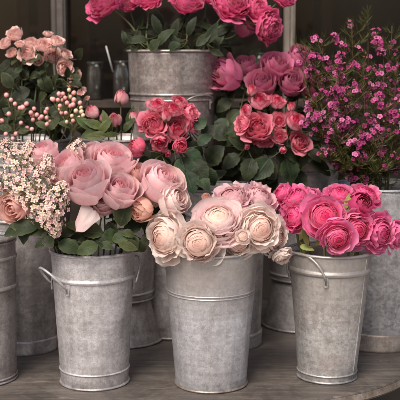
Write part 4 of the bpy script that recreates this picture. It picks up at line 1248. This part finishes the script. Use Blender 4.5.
more_leaves(fl, [(20, 70, .48, -16, 12, 0, .34), (40, 75, .48, 12, 18, 0, .34), (30, 90, .46, -20, 10, 0, .34), (50, 95, .46, 18, 6, 0, .34), (10, 60, .5, -12, 12, 0, .3), (36, 110, .44, -16, -10, 0, .34), (60, 84, .48, 12, 12, 0, .34), (12, 88, .46, -10, -16, 0, .34), (55, 118, .44, 10, -16, 0, .3), (44, 66, .5, -8, 16, 0, .34), (25, 120, .43, -14, 4, 0, .34), (46, 128, .42, 16, -6, 0, .34),
                 (70, 100, .48, 10, 14, 0, .3), (16, 100, .45, 18, 6, 0, .3), (2, 76, .5, 14, 10, 0, .36), (34, 80, .5, 12, 8, 0, .36), (60, 108, .44, -14, 6, 0, .3), (8, 120, .44, 12, -10, 0, .3)], c((36, 46, 28)))
scatter_leaves(fl, 0, 84, 58, 128, .47, 40, 12, c((36, 46, 26)), seed=17, wr=.3)

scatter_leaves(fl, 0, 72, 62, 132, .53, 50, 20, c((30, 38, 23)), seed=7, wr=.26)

# ------------------------------------------------------------------ hypericum berries
mb = MB(); mb.ball((0, 0, 0), 1, lambda v: mix(c((214, 132, 126)), c((242, 176, 170)), v), 12, 9, 1.08)
for k in range(5):
    a = k * 2 * pi / 5
    def fn(u, v, a=a):
        s = u * 2 - 1
        r = .15 + .75 * v; w = .35 * sin(pi * (.2 + .8 * v) * .95) ** .8
        return (r * cos(a) - w * s * sin(a), r * sin(a) + w * s * cos(a), -1.0 + .35 * v * v - .06), c((100, 112, 62))
    mb.grid(fn, 4, 4)
BER = mb.mesh('hypericum_berry', BERRY)
mb = MB(); mb.ball((0, 0, 0), 1, lambda v: mix(c((206, 168, 128)), c((238, 206, 176)), v), 12, 9, 1.08)
BERC = mb.mesh('hypericum_berry_cream', BERRY)


def hyper(label, base, pts_px, Y, leaves, bk=B_K, cream=0.0):
    Bp = at(*base)
    p0 = V((bk[0] + (Bp.x - bk[0]) * .4, bk[1] - .06, bk[2] - .15))
    root = empty('hypericum_sprig', p0, label, 'berry sprig', 'pink hypericum berry sprigs')
    mb = MB()
    main = bez(p0, p0 + V((0, -.01, .1)), Bp - V((0, 0, .04)), Bp, 8)
    mb.tube([p - p0 for p in main], .0017, c((90, 84, 52)), 6)
    bs = []
    pts_px = list(pts_px) + [(x + RNG.uniform(-5, 5), y + RNG.uniform(-5, 5)) for (x, y) in pts_px[::2]]
    for (px, py) in pts_px:
        P = at(px, py, Y + RNG.uniform(-.03, .03))
        d = (P - Bp); d.z += .01; d.normalize()
        br = bez(Bp, Bp + V((0, 0, .012)), P - d * .015 - V((0, 0, .004)), P - d * .0075, 5)
        mb.tube([p - p0 for p in br], .0010, c((106, 104, 62)), 5)
        bs.append((P, d))
    place('stem', mb.mesh('stem', STEM), root)
    for P, d in bs:
        place('berry', BERC if RNG.random() < cream else BER, root, P - p0, quat(d), 2.3 * mpp(Y) * RNG.uniform(.88, 1.1))
    f = Flower(); f.root = root; f.pts = main + main[-3:]; f.p0 = p0
    more_leaves([f], leaves, c((56, 66, 42)))


hyper('pink berry sprig over the lilac, upper left sprig', (14, 122, .42), [(11, 100), (15, 104), (22.5, 107), (26.5, 104), (9, 114), (20, 108)], .40, [(14, 116, .41, -12, -8, 0, .3), (16, 118, .41, 10, -10, 0, .3)])
hyper('pink berry sprig with scattered berries low at left', (14, 134, .42), [(2, 121), (21, 123), (27, 128), (6, 134), (16, 134)], .39, [(12, 130, .4, -14, -4, 0, .3), (18, 132, .4, 12, -2, 0, .3)])
hyper('three pink berries on one short stalk over the bucket rim', (50, 134, .42), [(46, 112), (47, 118), (49.5, 122)], .40, [(48, 130, .41, 12, -12, 0, .3), (47, 128, .4, -12, -6, 0, .3)])
hyper('dense berry sprig with pink and cream berries right of the bunch', (66, 126, .42), [(52, 99), (58, 100), (59, 94), (63, 94), (60, 106), (65, 98), (69, 90), (74, 93), (67, 103), (70, 97), (73, 105), (74, 100), (80, 103)], .41, [(64, 118, .42, -14, -4, 0, .3), (70, 118, .42, 14, -4, 0, .3), (60, 112, .43, -10, 10, 0, .3), (76, 122, .42, 8, 12, 0, .3)], cream=.2)
hyper('fine berry sprig in the gap between left and dense sprigs', (36, 132, .44), [(31, 113), (34, 109), (37, 115), (33, 120), (40, 119), (38, 125)], .43, [(36, 128, .43, -10, -8, 0, .26)])
hyper('berry sprig low beside the peony buds', (72, 136, .40), [(66, 113), (76, 111), (81.5, 112), (72, 116), (67, 122), (73, 121), (79, 118)], .38, [(72, 128, .39, -14, -6, 0, .3), (76, 128, .39, 10, -8, 0, .3)], cream=.25)

# ------------------------------------------------------------------ waxflower
WAX = [floret_mesh('wax_floret_%d' % k, 500 + k, cc, n=5, pw=.50, tube=.6, cup=.25, eye=ey) for k, (cc, ey) in enumerate((((c((130, 32, 80)), c((168, 62, 116)), c((110, 70, 60))), c((96, 24, 52))), ((c((102, 22, 64)), c((138, 42, 92)), c((110, 70, 60))), c((84, 20, 46))), ((c((154, 62, 108)), c((196, 112, 154)), c((120, 90, 70))), c((120, 36, 66)))))]
mb = MB(); mb.ball((0, 0, .1), .42, lambda v: mix(c((104, 96, 60)), c((176, 84, 116)), v), 7, 6, 1.2)
WAXBUD = mb.mesh('wax_bud', TINY)


def wax(label, tip, base_px, n, bk=B_I, spread=17, seed=0, dens=1.0, low=5, group='waxflower branches in the mottled bucket'):
    R = random.Random(seed)
    T = at(*tip)
    mouth = V((bk[0] + max(-.09, min(.09, (T.x - bk[0]) * .6)), bk[1] + (T.y - bk[1]) * .4, bk[2] + .01))
    p0 = V((bk[0] + (mouth.x - bk[0]) * .3, bk[1], bk[2] - .25))
    root = empty('waxflower_branch', p0, label, 'waxflower', group)
    main = bez(p0, p0.lerp(mouth, .6), mouth, mouth + V((0, 0, .02)), 4) + bez(mouth + V((0, 0, .025)), mouth + (mouth - p0).normalized() * .12, T - V((0, 0, .08)), T, 14)
    st = MB(); fo = MB()
    st.tube([p - p0 for p in main], [.0022 - .0014 * k / (len(main) - 1) for k in range(len(main))], c((96, 76, 56)), 6)
    s = mpp(tip[2])
    tw = []
    for i in range(int(16 * dens)):
        k = R.randrange(low, len(main) - 1)
        A = main[k]
        fr = (k - 6) / (len(main) - 7)
        a = R.uniform(0, 2 * pi)
        ln = spread * s * R.uniform(.5, 1.2) * (1.15 - .5 * fr)
        E = A + V((cos(a) * ln, sin(a) * ln * .8 - .01, ln * R.uniform(.4, 1.2)))
        br = bez(A, A + (E - A) * .4 - V((0, 0, .004)), E - V((0, 0, ln * .3)), E, 5)
        st.tube([p - p0 for p in br], [.0011, .001, .0009, .0008, .0007, .0005], c((108, 84, 58)), 4)
        tw.append(br)
    tw.append(main[3:10]); tw.append(main[8:]); tw.append(main[8:])
    if low < 5:
        for i in range(10):
            A = main[R.randrange(3, 8)]; a = R.uniform(0, 2 * pi); ln = R.uniform(.03, .06)
            E = A + V((cos(a) * ln, sin(a) * ln, R.uniform(-.012, .03)))
            br = bez(A, A + V((0, 0, .012)), E + V((0, 0, .012)), E, 5)
            st.tube([p - p0 for p in br], .0007, c((96, 76, 52)), 4)
            tw.insert(0, br)
    for br in tw:
        m = len(br)
        for q in range(26):
            k = R.uniform(0.15, m - 1.02); kk = int(k)
            A = br[kk].lerp(br[kk + 1], k - kk)
            d = (br[kk + 1] - br[kk]).normalized() + V((R.uniform(-1, 1), R.uniform(-1, 1), R.uniform(-.4, .9))) * .8
            d.normalize()
            L = R.uniform(.012, .030)
            sd = d.orthogonal().normalized() * .0007
            gc = mix(c((38, 46, 24)), c((104, 102, 48)), R.random() ** 1.4)
            b = len(fo.v)
            for pp in (A - sd - p0, A + sd - p0, A + d * L * .6 + sd - p0 + V((0, 0, .001)), A + d * L * .6 - sd - p0 + V((0, 0, .001)), A + d * L + V((0, 0, .003)) - p0):
                fo.v.append(tuple(pp)); fo.c.append(gc); fo.uv.append((.3, .3))
            fo.f.append((b, b + 1, b + 2, b + 3)); fo.f.append((b + 3, b + 2, b + 4))
    place('stem', st.mesh('stem', STEM), root)
    place('foliage', fo.mesh('wax_foliage', STEM), root)
    cnt = 0
    while cnt < min(98, n * 6.5):
        br = R.choice(tw[:-3]); E = br[-1].lerp(br[-2], R.random() * .6)
        for j in range(R.randint(3, 6)):
            off = V((R.uniform(-1, 1), R.uniform(-1, .6), R.uniform(-.6, 1))) * .0115
            P = E + off
            nr = (V((0, -.8, .45)) + off.normalized() * .8 + V((R.uniform(-.3, .3), R.uniform(-.3, .3), R.uniform(-.3, .3)))).normalized()
            if R.random() < .22:
                place('flower_bud', WAXBUD, root, P - p0, quat(nr, 0), R.uniform(.0055, .0075))
            else:
                place('floret', R.choice(WAX), root, P - p0, quat(nr, R.random() * 6), R.uniform(.0048, .0082))
            cnt += 1
    f = Flower(); f.root = root; f.pts = main; f.p0 = p0
    return f


wspec = [('waxflower branch reaching furthest left across the mauve roses', (304, 72, .40), 22), ('waxflower branch with its tip beside the pale window post', (310, 46, .44), 18), ('waxflower branch with its tip above the mauve roses, furthest left', (322, 40, .40), 22), ('waxflower branch leaning left over the mauve rose', (314, 62, .36), 22), ('tall thin waxflower branch with few flowers at the top', (352, 22, .45), 6),
         ('waxflower branch in the middle, densely flowering', (338, 60, .33), 26), ('waxflower branch at upper right with pale buds', (384, 44, .42), 14), ('waxflower branch at the right picture edge', (396, 70, .36), 20),
         ('waxflower branch low in front, over the coral roses', (316, 96, .30), 24), ('waxflower branch in the front centre, deep magenta', (346, 90, .28), 26), ('waxflower branch low at right, half green', (382, 98, .30), 18),
         ('lowest waxflower branch, mostly green needles', (338, 128, .27), 14), ('waxflower branch at lower right with sparse flowers', (374, 136, .27), 9), ('greenish waxflower branch at the back with bare tip', (368, 14, .48), 3), ('waxflower branch low left beside the coral sprays', (312, 118, .30), 18), ('waxflower branch between the middle and the right edge', (364, 64, .34), 22),
         ('waxflower branch behind the densely flowering middle one', (346, 50, .42), 14), ('waxflower branch in the lower right corner of its bunch', (398, 120, .30), 14), ('needle rich waxflower branch over the rim at left', (328, 150, .28), 4), ('needle rich waxflower branch over the rim at right', (392, 156, .28), 4), ('needle rich waxflower branch over the rim in the middle', (360, 158, .26), 4), ('needle rich waxflower branch in the shade at the far side of the rim', (372, 150, .34), 2), ('needle rich waxflower branch nodding over the rim left of the middle', (344, 160, .27), 3), ('needle rich waxflower branch right of the middle, above the grey body', (378, 164, .26), 3), ('wispy waxflower branch with yellow green tip, upper right', (392, 26, .44), 4)]
for i, (lab, tip, n) in enumerate(wspec):
    wax(lab, tip, None, n, seed=900 + i, dens=2.3 if n > 6 else 2.0, spread=19 if n > 6 else 15, low=3 if 'needle' in lab else 5)

# ------------------------------------------------------------------ light
w = bpy.data.worlds.new('World'); scene.world = w; w.use_nodes = True
nt = w.node_tree; nt.nodes.clear()
sky = nt.nodes.new('ShaderNodeTexSky'); sky.sky_type = 'NISHITA'; sky.sun_disc = False
EL, AZ = radians(50), radians(205)   # azimuth clockwise from +Y: from the front, left
sky.sun_elevation = EL; sky.sun_rotation = AZ
sky.air_density = 1.0; sky.dust_density = 4.0; sky.ozone_density = .4
bg = nt.nodes.new('ShaderNodeBackground'); bg.inputs[1].default_value = .15
ow = nt.nodes.new('ShaderNodeOutputWorld')
nt.links.new(mixc(nt, sky.outputs[0], (1.0, .975, .965), 1.0, 'MULTIPLY'), bg.inputs[0]); nt.links.new(bg.outputs[0], ow.inputs[0])
sd = bpy.data.lights.new('sun', 'SUN'); sd.energy = 3.6; sd.angle = radians(30); sd.color = (1, .955, .91)
so = bpy.data.objects.new('sun', sd); COL.objects.link(so)
dirv = V((sin(AZ) * cos(EL), cos(AZ) * cos(EL), sin(EL)))
so.rotation_mode = 'QUATERNION'; so.rotation_quaternion = dirv.to_track_quat('Z', 'Y')

scene.view_settings.view_transform = 'Standard'
scene.view_settings.look = 'None'
scene.view_settings.exposure = 0
scene.view_settings.gamma = 1
scene.cycles.use_denoising = True
scene.cycles.max_bounces = 6
scene.cycles.transparent_max_bounces = 8
